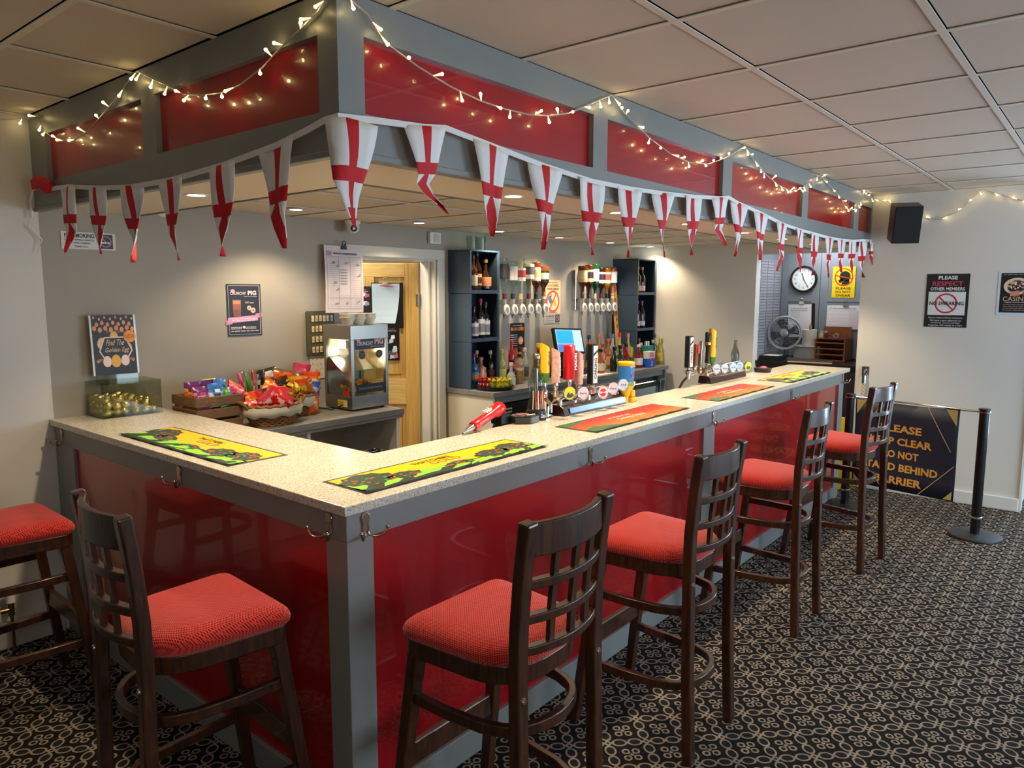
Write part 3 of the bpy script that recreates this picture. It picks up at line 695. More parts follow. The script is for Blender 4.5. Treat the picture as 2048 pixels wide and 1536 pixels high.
p.text('FAT', .018, .044, .01, 'e9cfd4', .022); p.lines(.035, .06, .042, 1, .01, .005, 'c9b9bb'); p.disc(.03, .012, .014, 'd9b9a4'); p.disc(.055, -.002, .016, 'd9b9a4'); p.disc(.03, .012, .005, 'b04a4a', 2); p.disc(.056, -.002, .005, 'b04a4a', 2)
p.poly([(-.108, -.075), (.085, -.062), (.085, -.03), (-.108, -.043)], 'e59bbd', 2); p.poly([(.07, -.05), (.108, -.042), (.108, -.018), (.07, -.022)], 'd987ad', 1); p.poly([(-.12, -.086), (-.08, -.08), (-.08, -.05), (-.12, -.06)], 'd987ad', 1)
p.lines(-.085, .07, -.05, 2, .01, .0045, 'f6dbe6', 3); p.lines(-.09, -.02, -.1, 2, .008, .005, 'd9c3c8'); p.lines(.0, .07, -.1, 2, .008, .005, 'd9c3c8', seed=3); p.disc(-.008, -.1, .008, 'e9e2e2'); p.lines(-.09, .09, -.122, 1, .01, .005, 'd9c3c8'); p.build(t)
# poster behind the bar, small no smoking sign, burger poster
t, p = poster('drink_safety_poster', 'tall peach poster with a red prohibition ring between the optics rows', 'poster', F_back(4.105, 1.645), .235, .30, 'f0c89a')
p.lines(-.07, .07, .128, 1, .01, .008, 'a08060'); p.text('DO NOT CHANCE', 0, .102, .02, '3a2d22', .16, bold=.03); p.text('YOUR DRINKS', 0, .072, .02, '3a2d22', .18, bold=.03)
p.disc(0, -.04, .088, 'f3d9b0', 1); p.bar(-.06, -.0, -.02, -.05, .045, '5a7a9c', 2); p.rect(.01, .05, -.08, -.03, 'e8b030', 2); p.disc(-.03, .015, .022, 'b89a8a', 2); p.bar(-.05, -.09, -.03, -.05, .03, 'bfe0d0', 2)
no_symbol(p, 0, -.04, .1, .02, 'd9584a', 3, 55); p.lines(-.07, .07, -.14, 1, .01, .006, 'a08060'); p.build(t)
t, p = poster('no_smoking_sign', 'faded small no smoking sign under the peach poster behind the bar', 'sign', F_back(4.1, 1.45), .24, .085, 'b3ada6')
p.text('NO SMOKING', -.035, .022, .018, '5a4f68', .13, bold=.02); p.lines(-.1, .03, .0, 3, .015, .006, '8a8488'); p.rect(.045, .112, -.035, .035, '3c3438'); no_symbol(p, .078, 0, .026, .006, 'b98a90', 2); p.build(t)
t, p = poster('food_poster', 'black and orange poster on the wall below the left row of optics', 'poster', F_back(3.60, 1.275), .215, .30, '16110f')
for u in (-.105, .1): p.rect(u, u+.005, -.15, .15, 'd9d4cc')
p.text('MONDAYS', 0, .13, .01, 'd9d4cc', .12); p.text('BURGERS', 0, .1, .03, 'f08a30', .17, bold=.03); p.lines(-.09, .0, .05, 6, .018, .007, 'cfc6bb'); p.disc(.045, -.0, .035, 'd98a6a', 1); p.text('50%', .045, 0, .025, 'f4d9c8', .06); p.rect(-.098, .098, -.148, -.06, '8c4a2a', 1); p.disc(0, -.1, .06, 'b0653a', 2, sy=.55); p.build(t)
# posters on the white end wall
t, p = poster('no_swearing_poster', 'black and white no swearing poster with a red ring on the white end wall', 'poster', F_end(-.6, 1.627), .30, .424, '191b1e')
p.text('PLEASE', 0, .182, .03, 'e6e8ea', .135, bold=.03); p.text('RESPECT', 0, .135, .038, 'c2405a', .215, bold=.03); p.text('OTHER MEMBERS', 0, .093, .026, 'e6e8ea', .24, bold=.02)
p.rect(-.13, .13, -.115, .07, 'dfe0e0'); no_symbol(p, -.004, -.022, .08, .013, 'bf3048', 2); p.text('NO SWEARING', 0, -.022, .03, '17181a', .24, z=5, bold=.02)
for i, s in enumerate(('Please respect fellow members.', 'We have a zero tolerance on', 'swearing. Continued bad', 'language will result in a ban')): p.text(s, 0, -.138-.02*i, .014, 'd6d8da', (.24, .22, .2, .235)[i])
p.build(t)
t, p = poster('casino_poster', 'black casino night poster on the white end wall, cut off by the right edge', 'poster', F_end(-1.06, 1.69), .21, .30, '171312', t=.0016)
pl = sheet(moved(F_end(-1.055, 1.687), -.0009), .235, .33, .0018); M('clear_pocket', pl, mat('poster_pocket', 'c9d6e2', .25, noise=.02), t)
p.lines(-.09, .09, .138, 1, .01, .008, '7d7468'); p.disc(.0, .05, .085, '4a3a34', 1, sy=.75); p.ring(.0, .05, .06, .085, 'd8c9a8', 2, sy=.75); p.disc(-.01, .04, .05, '241a1c', 2, sy=.7); p.disc(-.03, .075, .02, 'd9a45a', 3, sy=.6)
for i in range(22): a = rnd.uniform(0, 6.3); r_ = rnd.uniform(.01, .09); p.disc(r_*math.cos(a), .05+.7*r_*math.sin(a), rnd.uniform(.004, .009), rnd.choice(['e6e0da', 'c94a5a', 'b8c4d4', 'e0a07a', 'd9d2c8']), 4, 8)
p.poly([(-.04, .01), (.02, .015), (.02, -.02), (-.04, -.025)], 'd9846a', 5); p.disc(.055, -.005, .018, 'd0305a', 5)
p.text('CASINO', .0, -.045, .034, 'd9bf94', .17, bold=.0); p.text('Night Fundraiser', .0, -.072, .012, 'd9d2c8', .15); p.lines(-.08, .08, -.09, 4, .014, .005, '8d8478'); p.build(t)
# yellow sign on the cupboard door behind the opening
t, p = poster('do_not_swear_sign', 'yellow please do not swear sign on the grey cupboard door', 'sign', F_end(.373, 1.787, 6.165), .205, .292, 'efc913')
p.disc(.01, .055, .05, '16130f', 1); p.poly([(-.012, -.0), (.05, .03), (.052, -.022), (-.02, -.022)], '16130f', 1); p.poly([(-.05, .015), (-.01, .04), (-.01, .0), (-.035, -.008)], '16130f', 1)
no_symbol(p, .0, .048, .085, .011, 'c8341c', 2, -12)
for i, s in enumerate(('PLEASE', 'DO NOT', 'SWEAR')): p.text(s, 0, -.058-.034*i, .023, '2a2410', .135, bold=.02)
p.build(t)
# wall clock
t = T('wall_clock', 'round white wall clock with a black rim on the grey cupboard door', 'clock', (6.165, .742, 1.82)); F = F_end(.742, 1.82, 6.165)
b = new_bm(); lathe(b, F @ Vector((0, 0, 0)), [(.10, 0), (.128, 0), (.13, .02), (.122, .032), (.112, .03), (.11, .012), (.10, .01)], 40, (-1, 0, 0), cap=False); M('rim', b, BLACK, t, smooth=True)
b = new_bm(); lathe(b, F @ Vector((0, 0, 0)), [(0, .014), (.112, .014)], 40, (-1, 0, 0), cap=False); M('dial', b, mat('clock_face', 'e6e8e6', .4, noise=.01), t)
p = Print(moved(F, .0145))
for h in range(1, 13): a = PI/2-2*PI*h/12; p.text(str(h), .084*math.cos(a), .084*math.sin(a), .02, '3a3f44', z=1, bold=.01)
p.build(t, 'numerals')['kind'] = 'stuff'
b = new_bm(); F2 = moved(F, .017)
for a, l, wd in ((math.radians(90-342), .062, .006), (math.radians(90-150), .088, .004)): d = Vector((math.cos(a), math.sin(a))); n = Vector((-d.y, d.x))*wd/2; s = -d*.015; e = d*l; prism(b, [(s+n)[:], (s-n)[:], (e-n)[:], (e+n)[:]], 0, .0015, F2)
M('hands', b, BLACK, t)
# clipboards and sheets
def clip(F, parent, w_=.05, mat_=CHROME):
    b = new_bm(); prism(b, [(-w_/2, -.012), (w_/2, -.012), (w_/2*.8, .012), (-w_/2*.8, .012)], .0, .012, F); tube(b, [F @ Vector((-.012, .01, .006)), F @ Vector((-.012, .035, .012)), F @ Vector((0, .042, .012)), F @ Vector((.012, .035, .012)), F @ Vector((.012, .01, .006))], .003, 6)
    M('clip', b, mat_, parent)
t = T('clipboard', 'black clipboard with white sheets hanging below the wall clock', 'clipboard', (6.165, .76, 1.42)); F = frame((6.165, .745, 1.40), (0, -1, .03), (0, 0.03, 1))
M('board', sheet(F, .25, .36, .006), BLACK, t); M('sheet', sheet(moved(F @ Matrix.Translation((-.018, .012, 0)), .006), .225, .325, .004), PAPER, t); clip(F @ Matrix.Translation((-.0, .19, .008)), t)
p = Print(moved(F @ Matrix.Translation((-.018, .012, 0)), .0105)); p.lines(-.09, .08, .12, 2, .02, .006, '8f95a8'); p.lines(-.09, .0, .08, 3, .02, .004, 'a9adb8'); p.build(t)
t = T('wall_planner', 'landscape white planner sheets hanging under the yellow sign', 'planner', (6.165, .37, 1.46)); F = F_end(.36, 1.455, 6.165)
M('sheets', sheet(F, .30, .225, .006), PAPER, t); clip(F @ Matrix.Translation((.02, .118, .006)), t)
p = Print(moved(F, .0065)); p.lines(-.13, .12, .085, 1, .02, .008, 'a9adc0'); [p.rect(-.14, .14, .06-.035*i, .0615-.035*i, 'b9bcc8') for i in range(5)]; p.rect(.055, .14, -.1, .07, 'd3c9cf', .5); p.build(t)
# printed sheets on the side wall of the recess
t = T('notice_sheets', 'faded grid of printed notices on the side wall of the recess', 'notices', (5.9, .962, 1.55)); F = frame((5.88, .963, 1.5), (1, 0, 0), (0, 0, 1))
r_ = random.Random(4)
for i in range(3):
    for j in range(6):
        FF = F @ Matrix.Translation((-.19+.175*i, .42-.165*j, 0)); M('sheet', sheet(FF, .165, .155, .0015), mat('notice_grey', '8f8f97', .7, noise=.05), t)
        p = Print(moved(FF, .0016)); p.lines(-.07, .07, .06, 5, .027, .006, '63636c', seed=i*7+j); p.rect(-.076, .076, .068, .0695, '63636c'); p.rect(-.077, -.0755, -.07, .07, '63636c'); p.build(t)
# sheet hung on the corner of the architrave
t = T('sports_sheet', 'large pale printed sheet hanging from a clip on the door frame corner', 'sheet', (1.75, 2.25, 1.77)); F = frame((1.752, 2.252, 1.768), (1, 0, -.01), (.055, 0, 1))
b = new_bm(); V = [i/8 for i in range(9)]; rows = [[b.verts.new(F @ Vector((u*.30-.15, .215-v*.43, .012*math.sin(v*2.6)+.006*u+.004))) for u in (0, .25, .5, .75, 1)] for v in V]
for j in range(8):
    for i in range(4): b.faces.new((rows[j][i], rows[j+1][i], rows[j+1][i+1], rows[j][i+1]))
o = M('sheet', b, mat('sheet_lilac', 'd3c6c6', .7, noise=.02), t, smooth='flat'); o.modifiers.new('s', 'SOLIDIFY').thickness = .002
p = Print(F, .0006); p.wob = lambda u, v: .012*math.sin((.215-v)/.43*2.6)+.006*(u/.3+.5)+.0065
p.text('GRAND CHAMPIONSHIP', .01, .165, .013, '3a3238', .19, bold=.03); p.rect(-.135, -.095, .15, .18, '9a8f92', 1)
for u in (-.135, -.045, .045, .132): p.rect(u-.0008, u+.0008, -.19, .145, '4d464a', 1, 1, 4)
for v in (.145, -.12, -.19): p.rect(-.135, .132, v-.0008, v+.0008, '4d464a', 1)
for i in range(26): v = .135-.0125*i; p.rect(-.12, -.05, v, v+.0012, '8a8084', 1); p.rect(.055, .125, v, v+.0012, '8a8084', 1); (p.rect(-.04, .04, v, v+.0012, '8a8084', 1) if i > 18 or i < 4 else None)
for i in range(6): p.rect(-.035, .02, .06-.018*i, .063-.018*i, '2c282b', 2)
r_ = random.Random(9)
for u, v in ((-.1, .11), (-.07, .09), (0, .11), (.09, .1), (.1, .03), (-.09, -.02), (-.07, -.06), (-.08, -.15), (0, -.15), (.09, -.14)):
    for k in range(4): a = r_.uniform(.3, 1.3); p.bar(u+k*.006, v-.01, u+k*.006+.02*math.cos(a), v-.01+.02*math.sin(a), .0018, '4a4448', 2)
p.build(t); clip(moved(F @ Matrix.Translation((-.0, .205, 0)), .006), t, .045, BLACK)
# key board with tags
t = T('key_cabinet', 'olive board with rows of numbered cream tags on the grey wall', 'key board', (1.585, 2.288, 1.425)); F = F_back(1.585, 1.425)
b = new_bm(); prism(b, rrect(-.108, .108, -.142, .142, .012), 0, .012, F); M('board', b, mat('olive_felt', '4e4a34', .6, noise=.08), t, bevel=.002)
for j in range(4):
    for i in range(6):
        FF = F @ Matrix.Translation((-.062+.029*i, .093-.066*j+.001*((i*7+j*3) % 3), 0)); b = new_bm(); prism(b, [(-.009, -.019), (.009, -.019), (.009, .019), (-.009, .019)], .013, .016, FF); M('key_tag', b, mat('tag_cream', 'd9c9ae', .5, noise=.05), t)
p = Print(moved(F, .0165)); 
for j in range(4):
    for i in range(6): p.text(str(j*6+i+1), -.062+.029*i, .091-.066*j, .011, '4a4032', z=1)
p.build(t, 'numbers')['kind'] = 'stuff'
t, p = poster('drawings_sheet', 'white sheet of small drawings taped under the key board', 'sheet', F_back(1.568, 1.205), .132, .148, 'd8cdbf', t=.0015)
r_ = random.Random(2)
for j in range(4):
    for i in range(4):
        for k in range(3): p.bar(-.047+.031*i+r_.uniform(-.01, .01), .05-.033*j+r_.uniform(-.01, .01), -.047+.031*i+r_.uniform(-.01, .01), .05-.033*j+r_.uniform(-.01, .01)+.004, .0022, '8a7d72', 1)
p.build(t)
# alarm box, cameras
t = T('alarm_button', 'small white switch box above the door frame, under the tiled ceiling', 'switch', (2.607, 2.288, 2.082)); F = F_back(2.607, 2.082)
b = new_bm(); prism(b, rrect(-.055, .055, -.042, .042, .006), 0, .03, F); M('box', b, WHITE, t, bevel=.003)
b = new_bm(); prism(b, rrect(-.018, .035, -.03, .03, .004), .03, .034, F); M('cover', b, mat('cream_plastic', 'cfc7b8', .4, noise=.02), t)
def eye_camera(x, y, z, label, d):
    t = T('security_camera', label, 'camera', (x, y, z))
    b = new_bm(); lathe(b, (x, y, z), [(.05, 0), (.05, -.012), (.046, -.02), (.04, -.022)], 24); M('base', b, WHITE, t, smooth=True)
    b = new_bm(); ball(b, (x, y, z-.04), .042, n=18, m=10); M('eyeball', b, WHITE, t, smooth=True)
    d = Vector(d).normalized(); b = new_bm(); lathe(b, Vector((x, y, z-.04))+d*.036, [(.022, 0), (.02, .007), (.013, .008), (.012, .004), (0, .004)], 16, d); M('lens', b, BLACK, t, smooth=True)
eye_camera(1.80, 2.2, IZ, 'white eyeball security camera above the doorway', (-.5, -1, -.35))
eye_camera(.53, 2.12, IZ, 'white eyeball security camera at the left under the soffit edge', (.5, -1, -.35))
t = T('security_camera', 'white bullet security camera with a black face above the recess opening', 'camera', (5.5, .52, 2.11))
b = new_bm(); cyl(b, (5.5, .50, 2.125), (5.44, .50, 2.12), .02, .016, 14); cyl(b, (5.46, .50, 2.11), (5.36, .545, 2.1), .03, .03, 18); M('body', b, WHITE, t, smooth=True)
b = new_bm(); cyl(b, (5.36, .545, 2.1), (5.353, .548, 2.0995), .0285, .0285, 18); M('face', b, BLACK, t)
# ------------------------------------------------------------------ door to the store room
hx, hy, an = 2.615, 2.458, math.radians(50)
DF = frame((hx, hy, 0), (-math.cos(an), math.sin(an), 0), (0, 0, 1))          # u runs from the hinge to the free edge; n faces away
DF = DF @ Matrix.Diagonal((1, 1, -1, 1))                                       # n towards the bar
dr = struct('door_1', Bx(0, 0, 0, 0, 0, 0) if False else new_bm(), PINE)
def dbox(name, u0, u1, v0, v1, n0, n1, m, bev=.003):
    b = new_bm(); prism(b, [(u0, v0), (u1, v0), (u1, v1), (u0, v1)], n0, n1, DF); return M(name, b, m, dr, bevel=bev)
for u0, u1 in ((0, .105), (.655, .76)): dbox('stile', u0, u1, .01, 1.905, -.04, 0, PINE)
for v0, v1 in ((.01, .2), (.82, 1.02), (1.80, 1.905)): dbox('door_rail', .105, .655, v0, v1, -.04, 0, PINE2)
dbox('mullion', .335, .425, .2, .82, -.04, 0, PINE); dbox('mullion', .335, .425, 1.02, 1.80, -.04, 0, PINE)
for u0, u1 in ((.105, .335), (.425, .655)):
    for v0, v1 in ((.2, .82), (1.02, 1.80)):
        dbox('door_panel', u0, u1, v0, v1, -.03, -.018, PINE); dbox('door_panel', u0+.035, u1-.035, v0+.035, v1-.035, -.018, -.006, PINE, .008)
b = new_bm(); prism(b, [(-.02, 1.58), (.02, 1.58), (.02, 1.67), (-.02, 1.67)], 0, .004, DF); cyl(b, DF @ Vector((0, 1.575, .006)), DF @ Vector((0, 1.675, .006)), .007, n=8); M('hinge', b, STEEL, dr)
def hang_bag(u, v, w_, h, label, seed):
    t = T('hanging_bag', label, 'snack pack', DF @ Vector((u, v, .02))); F = DF @ Matrix.Translation((u, v, .012)) 
    b = new_bm(); prism(b, [(-w_/2, -h/2), (w_/2, -h/2), (w_/2, h/2), (-w_/2, h/2)], -.008, .004, F); M('card', b, BLACK, t, bevel=.003)
    p = Print(F @ Matrix.Diagonal((-1, 1, 1, 1)) @ Matrix.Translation((0, 0, .0045))); r = random.Random(seed); p.text('FUN', 0, h*.40, .014, 'c8507a', w_*.5); p.lines(-w_*.35, w_*.35, h*.34, 1, .01, .005, 'b8b0b8')
    for i in range(14): u0 = r.uniform(-w_*.45, w_*.2); v0 = r.uniform(-h*.47, h*.2); p.poly([(u0, v0), (u0+w_*.26, v0+.01), (u0+w_*.22, v0+h*.13), (u0+.004, v0+h*.12)], r.choice(['d3dbe0', 'b8c8d4', '8a9aa8', 'c86080', '7aa8d0', 'e6e6e6', '4a525a']), 1+i*.2)
    p.build(t)
hang_bag(.43, 1.605, .14, .25, 'narrow black card of silver packets high on the pine door', 1)
hang_bag(.215, 1.30, .13, .27, 'narrow black card of silver packets below the clipboard on the pine door', 5)
t = T('clipboard', 'black clipboard with a pale blue sheet hanging on the pine door', 'clipboard', DF @ Vector((.245, 1.6, .02))); F = DF @ Matrix.Translation((.235, 1.585, .012)) @ Matrix.Diagonal((-1, 1, 1, 1))
M('board', sheet(F, .24, .345, .012), BLACK, t)
b = new_bm(); V = [i/6 for i in range(7)]; rows = [[b.verts.new(F @ Vector((-.115+u*(.21-.035*v*v), .165-v*.30, .014+.02*u*v*v))) for u in (0, .33, .66, 1)] for v in V]
for j in range(6):
    for i in range(3): b.faces.new((rows[j][i], rows[j+1][i], rows[j+1][i+1], rows[j][i+1]))
o = M('sheet', b, mat('blue_paper', 'b9cdd9', .6, noise=.02), t, smooth='flat'); o.modifiers.new('s', 'SOLIDIFY').thickness = .002
clip(F @ Matrix.Translation((-.01, .17, .014)), t, .05); b = new_bm(); cyl(b, F @ Vector((-.05, .15, .03)), F @ Vector((.05, .142, .03)), .004, n=6); M('pen', b, mat('red_pen', 'c23048', .4, noise=.02), t)

# ------------------------------------------------------------------ snack counter left of the doorway
t = T('snack_counter', 'grey topped white counter under the key board, open shelf with cans below', 'counter', (1.2, 2.0, 0))
M('worktop', Bx(.525, 1.80, 1.735, 2.288, .925, .965), WORKTOP, t, bevel=.003)
M('edge_strip', Bx(.525, 1.795, 1.742, 1.76, .908, .925), GREY, t)
for x0, x1 in ((.53, .55), (1.10, 1.12), (1.755, 1.78)): M('side_panel', Bx(x0, x1, 1.76, 2.285, 0, .925), WHITE, t)
M('back_panel', Bx(.55, 1.755, 2.27, 2.285, 0, .925), mat('cream_board', 'c9c0aa', .5, noise=.02), t)
M('shelf', Bx(.55, 1.755, 1.77, 2.27, .555, .575), WHITE, t)
CANG = mat('green_can', '0f6a4a', .25, .7, noise=.05); CANB = mat('blue_can', '1c2a78', .25, .7, noise=.05); CANT = mat('can_top', 'b9b4ae', .3, 1, noise=.03)
def can_(x, y, z, m, label, group):
    t = T('drink_can', label, 'can', (x, y, z), group)
    b = new_bm(); lathe(b, (x, y, z), [(.026, 0), (.031, .006), (.031, .11), (.026, .12)], 14); M('body', b, m, t, smooth=True)
    b = new_bm(); lathe(b, (x, y, z+.12), [(0, -.002), (.023, -.002), (.025, .002), (.026, 0)], 14); M('lid', b, CANT, t)
for i in range(12):
    c, r = i % 6, i//6; g = c < 4
    can_(1.36+.068*c, 1.83+.07*r, .575, CANG if g else CANB, ('green' if g else 'dark blue') + ' drink can on the shelf under the snack counter, ' + ['front', 'back'][r] + ' row', ('green' if g else 'blue')+' cans in the %s row under the snack counter' % ['front', 'back'][r])

# pouches and packets
def packet(x, y, z, w_, h, d, cols, label, rz=0, tilt=0, roll=0, word=None, group=None, name='crisp_packet'):
    t = T(name, label, 'packet', (x, y, z), group)
    Mx = Matrix.Translation((x, y, z)) @ Matrix.Rotation(rz, 4, 'Z') @ Matrix.Rotation(tilt, 4, 'X') @ Matrix.Rotation(roll, 4, 'Y')
    r = random.Random(int(abs(x*977+y*331+z*77)*10)); nu, nv = 6, 8; b = new_bm(); F_ = []
    for s in (-1, 1):
        g = [[None]*(nu+1) for _ in range(nv+1)]
        for j in range(nv+1):
            for i in range(nu+1):
                u, v = i/nu*2-1, j/nv*2-1; th = d/2*max(0, (1-u**4))*max(0, (1-abs(v)**2.6))
                wr = (r.uniform(-1, 1)*.0045) if 0 < j < nv else 0
                g[j][i] = b.verts.new(Mx @ Vector((u*w_/2*(1-.10*(1-abs(v)**2)*0 - .06*(1-v*v)), s*(th+.0008+wr), h/2+v*h/2)))
        for j in range(nv):
            for i in range(nu):
                f = b.faces.new((g[j][i], g[j][i+1], g[j+1][i+1], g[j+1][i])); k = 0
                if len(cols) > 1 and j >= nv-2-(i % 3 == 1): k = 1
                if len(cols) > 2 and (i+j) % 5 == 0 and 1 < j < 6: k = 2
                if len(cols) > 2 and 2 <= i <= 3 and 3 <= j <= 4: k = 2
                f.material_index = k
    M('bag', b, [mat('foil_'+c, c, .28, .15, noise=.05, coat=.2) for c in cols], t, smooth=True)
    if word:
        p = Print(Mx @ frame((0, -d/2-.004, h*.5), (1, 0, 0), (0, 0, 1))); p.text(word, 0, 0, .018, '1a1414' if word[0] == 'P' else 'f2ede6', w_*.55, bold=.03); p.build(t, 'lettering')
    return t
# slatted crate with crisps
t = T('wooden_crate', 'slatted brown wooden crate of crisps on the snack counter', 'crate', (.63, 2.0, .965)); X0, X1, Y0, Y1 = .535, .79, 1.885, 2.15
for k in range(3):
    z0 = .972+.064*k
    b = new_bm(); prism(b, rrect(X0, X1, Y0, Y1, .03, 4), z0, z0+.052); ins = rrect(X0+.012, X1-.012, Y0+.012, Y1-.012, .02, 4)
    for nm_, (a, c, d, e) in dict(front=(X0, X1, Y0, Y0+.012), back=(X0, X1, Y1-.012, Y1), l=(X0, X0+.012, Y0+.012, Y1-.012), r=(X1-.012, X1, Y0+.012, Y1-.012)).items(): M('slat', Bx(a, c, d, e, z0, z0+.052), CRATE, t, bevel=.005)
    b.free()
for x, y in ((X0+.02, Y0+.02), (X1-.02, Y0+.02), (X0+.02, Y1-.02), (X1-.02, Y1-.02)): M('corner_post', Bx(x-.008, x+.008, y-.008, y+.008, .966, 1.15), CRATE, t)
M('base', Bx(X0+.012, X1-.012, Y0+.012, Y1-.012, .966, .975), CRATE, t)
PK = [(.59, 1.925, 1.08, ['b0487a', '6a2a6a', 'd98aa8'], 'pink and purple crisp packet at the front left of the crate', -.1, -.12, 'PO'), (.665, 1.925, 1.09, ['dfe6ec', '2a6ab0', '4a8ac8'], 'white and blue crisp packet in the middle of the crate', .1, -.1, 'PE'),
      (.73, 1.93, 1.06, ['4a9a5a', '2f7a45', 'dfe8d8'], 'green crisp packet at the front right of the crate', .2, -.25, None), (.585, 2.02, 1.10, ['d9601e', '6a2468', 'e8a040'], 'orange and purple crisp packet at the back left of the crate', -.2, .15, None),
      (.66, 2.03, 1.10, ['3a2a70', '5a2a78'], 'dark purple crisp packet at the back of the crate', .1, .1, None), (.70, 2.08, 1.10, ['e8c818', 'e8d84a'], 'yellow crisp packet at the back right of the crate', .2, .1, None), (.735, 2.02, 1.10, ['2a62b0', '3a78c8', 'dfe6ec'], 'blue crisp packet behind the green packet in the crate', .3, 0, None)]
for x, y, z, c, l, rz, ti, wd in PK: packet(x, y, z, .088, .125, .045, c, l, rz, ti, word=wd)
packet(.80, 1.97, 1.10, .13, .11, .05, ['d0307a', 'e0583a', 'e88aa0'], 'large pink crisp packet leaning out of the right side of the crate', .5, -.3, .5)

# glass jar of sweet sticks
jx, jy = 1.02, 2.17
t = T('glass_jar', 'clear glass jar of wrapped sticks between the crate and the baskets', 'jar', (jx, jy, .965))
b = new_bm(); lathe(b, (jx, jy, .965), [(.045, 0), (.075, .02), (.085, .09), (.08, .16), (.066, .20), (.066, .26), (.07, .27)], 20, cap=False); lathe(b, (jx, jy, .967), [(0, 0), (.045, 0)], 20, cap=False); M('glass', b, GLASS, t, smooth=True)
for i, (dx, dy, lx, c, l) in enumerate(((-.03, -.01, -.25, 'c83a5a', 'pink wrapped stick leaning left in the glass jar'), (-.012, -.012, -.12, '5aa02c', 'green wrapped stick in the glass jar'), (.0, .0, .05, 'd04a48', 'red wrapped stick in the glass jar'), (.035, .0, .18, '2a1c16', 'dark wrapped stick leaning right in the glass jar'))):
    packet(jx+dx, jy+dy, 1.0, .03 if i < 3 else .05, .235 if i != 1 else .21, .012, [c, c, 'e6d8d0'] if i != 1 else [c, c], l, .1*i, 0, lx, name='snack_stick')

# wicker baskets
def basket(cx, cy, z, rx, ry, h, label, liner=True):
    t = T('wicker_basket', label, 'basket', (cx, cy, z)); N = 40
    for k in range(9):
        q = k/8; b = new_bm(); pts = [(cx+(rx*(.74+.26*q))*math.cos(2*PI*i/N), cy+(ry*(.74+.26*q))*math.sin(2*PI*i/N), z+.008+h*q+.0035*(-1)**(i+k)) for i in range(N)]
        # the weave runs over and under the stakes
        pts = [(cx+(x-cx)*(1+.012*(-1)**(i//1+k)), cy+(y-cy)*(1+.012*(-1)**(i+k)), zz) for i, (x, y, zz) in enumerate(pts)]
        sweep(b, pts, circ(.0068 if k < 8 else .010, 6), closed=True); M('woven_band', b, WICKER, t, smooth=True)
    b = new_bm()
    lathe(b, (cx, cy, z), [(.0, .002), (rx*.72, .002), (rx*.73, .006), (.0, .006)], 30, sy=ry/rx); M('base', b, WICKER, t)
    if liner:
        b = new_bm(); R = []
        for q, zz in ((.99, h*1.02), (1.045, h*1.06), (1.06, h*.85), (1.03, h*.52)): R.append([b.verts.new((cx+rx*q*(1+.012*math.sin(i*2.3))*math.cos(2*PI*i/48), cy+ry*q*(1+.012*math.sin(i*2.3))*math.sin(2*PI*i/48), z+zz+(.006*math.sin(i*1.3) if zz < h*.7 else 0))) for i in range(48)])
        for A, B in zip(R, R[1:]):
            for i in range(48): b.faces.new((A[i], A[(i+1) % 48], B[(i+1) % 48], B[i]))
        o = M('liner', b, mat('cream_liner', 'd8cdb4', .8, noise=.04, nscale=120, bump=.2), t, smooth=True); o.modifiers.new('s', 'SOLIDIFY').thickness = .002
        for s in (-1, 1):
            b = new_bm(); tube(b, [(cx+s*rx*1.0, cy-.03, z+h), (cx+s*(rx+.03), cy-.025, z+h+.035), (cx+s*(rx+.03), cy+.025, z+h+.035), (cx+s*rx*1.0, cy+.03, z+h)], .009, 7); M('handle', b, WICKER, t, smooth=True)
    return t
basket(.96, 1.875, .965, .165, .115, .105, 'oval wicker basket with cream liner and red packets at the counter front')
basket(1.23, 2.07, .965, .135, .12, .11, 'wicker basket of yellow and orange packets behind the lined basket')
r_ = random.Random(12)
def heap(cx, cy, z, rx, ry, items, where, sc=1.0):
    n = len(items); used = {}
    for i, (c, l) in enumerate(items):
        a = 2.4*i; q = math.sqrt((i+.5)/n)*.84; dx, dy = q*math.cos(a), q*math.sin(a)
        pos = 'in the middle of' if q < .4 else 'at the ' + ('front' if dy < -.28 else 'back' if dy > .28 else '') + (' ' if abs(dy) > .28 and abs(dx) > .28 else '') + ('left' if dx < -.28 else 'right' if dx > .28 else '') + (' edge of' if q > .66 else ' of')
        lab = l + ' ' + pos + ' ' + where
        packet(cx+rx*dx, cy+ry*dy, z+.035*(1-q), .1*sc, .09*sc, .035, c, lab, r_.uniform(-.9, .9), r_.uniform(-.95, .3), r_.uniform(-.6, .6), group=l+' heaped in '+where, name='snack_packet')
REDP = ['c8141c', 'd8303a', 'e8b8b0']; ORP = ['e07a14', 'd8480e', 'f0d24a']; BLP = ['2a1a14', '3a2418', 'd9a050']; YEP = ['e8c41c', 'e0a418', '2c1a12']
heap(.96, 1.865, 1.055, .15, .09, ([(REDP, 'shiny red snack packet')]*4 + [(BLP, 'dark brown snack packet')] + [(REDP, 'shiny red snack packet')]*3 + [(ORP, 'orange snack packet')])*2, 'the lined basket')
heap(1.22, 2.06, 1.075, .125, .105, ([(ORP, 'orange snack packet')]*2 + [(YEP, 'yellow snack packet')]*2 + [(BLP, 'dark brown snack packet')])*3 + [(YEP, 'yellow snack packet')], 'the rear basket', 1.1)
packet(1.03, 2.02, 1.09, .13, .12, .05, ORP, 'large orange crisp packet leaning between the two baskets', .1, -.5, .8, 'LIKE')
packet(1.20, 2.10, 1.15, .17, .085, .04, ['d8601a', '6a4a30'], 'long orange and brown packet lying across the rear basket', -.1, -.4, .25)
packet(1.15, 2.19, 1.16, .15, .08, .04, ['dcd6cc', '2a2420'], 'white packet lying at the back of the rear basket', .0, -.3, -.15)
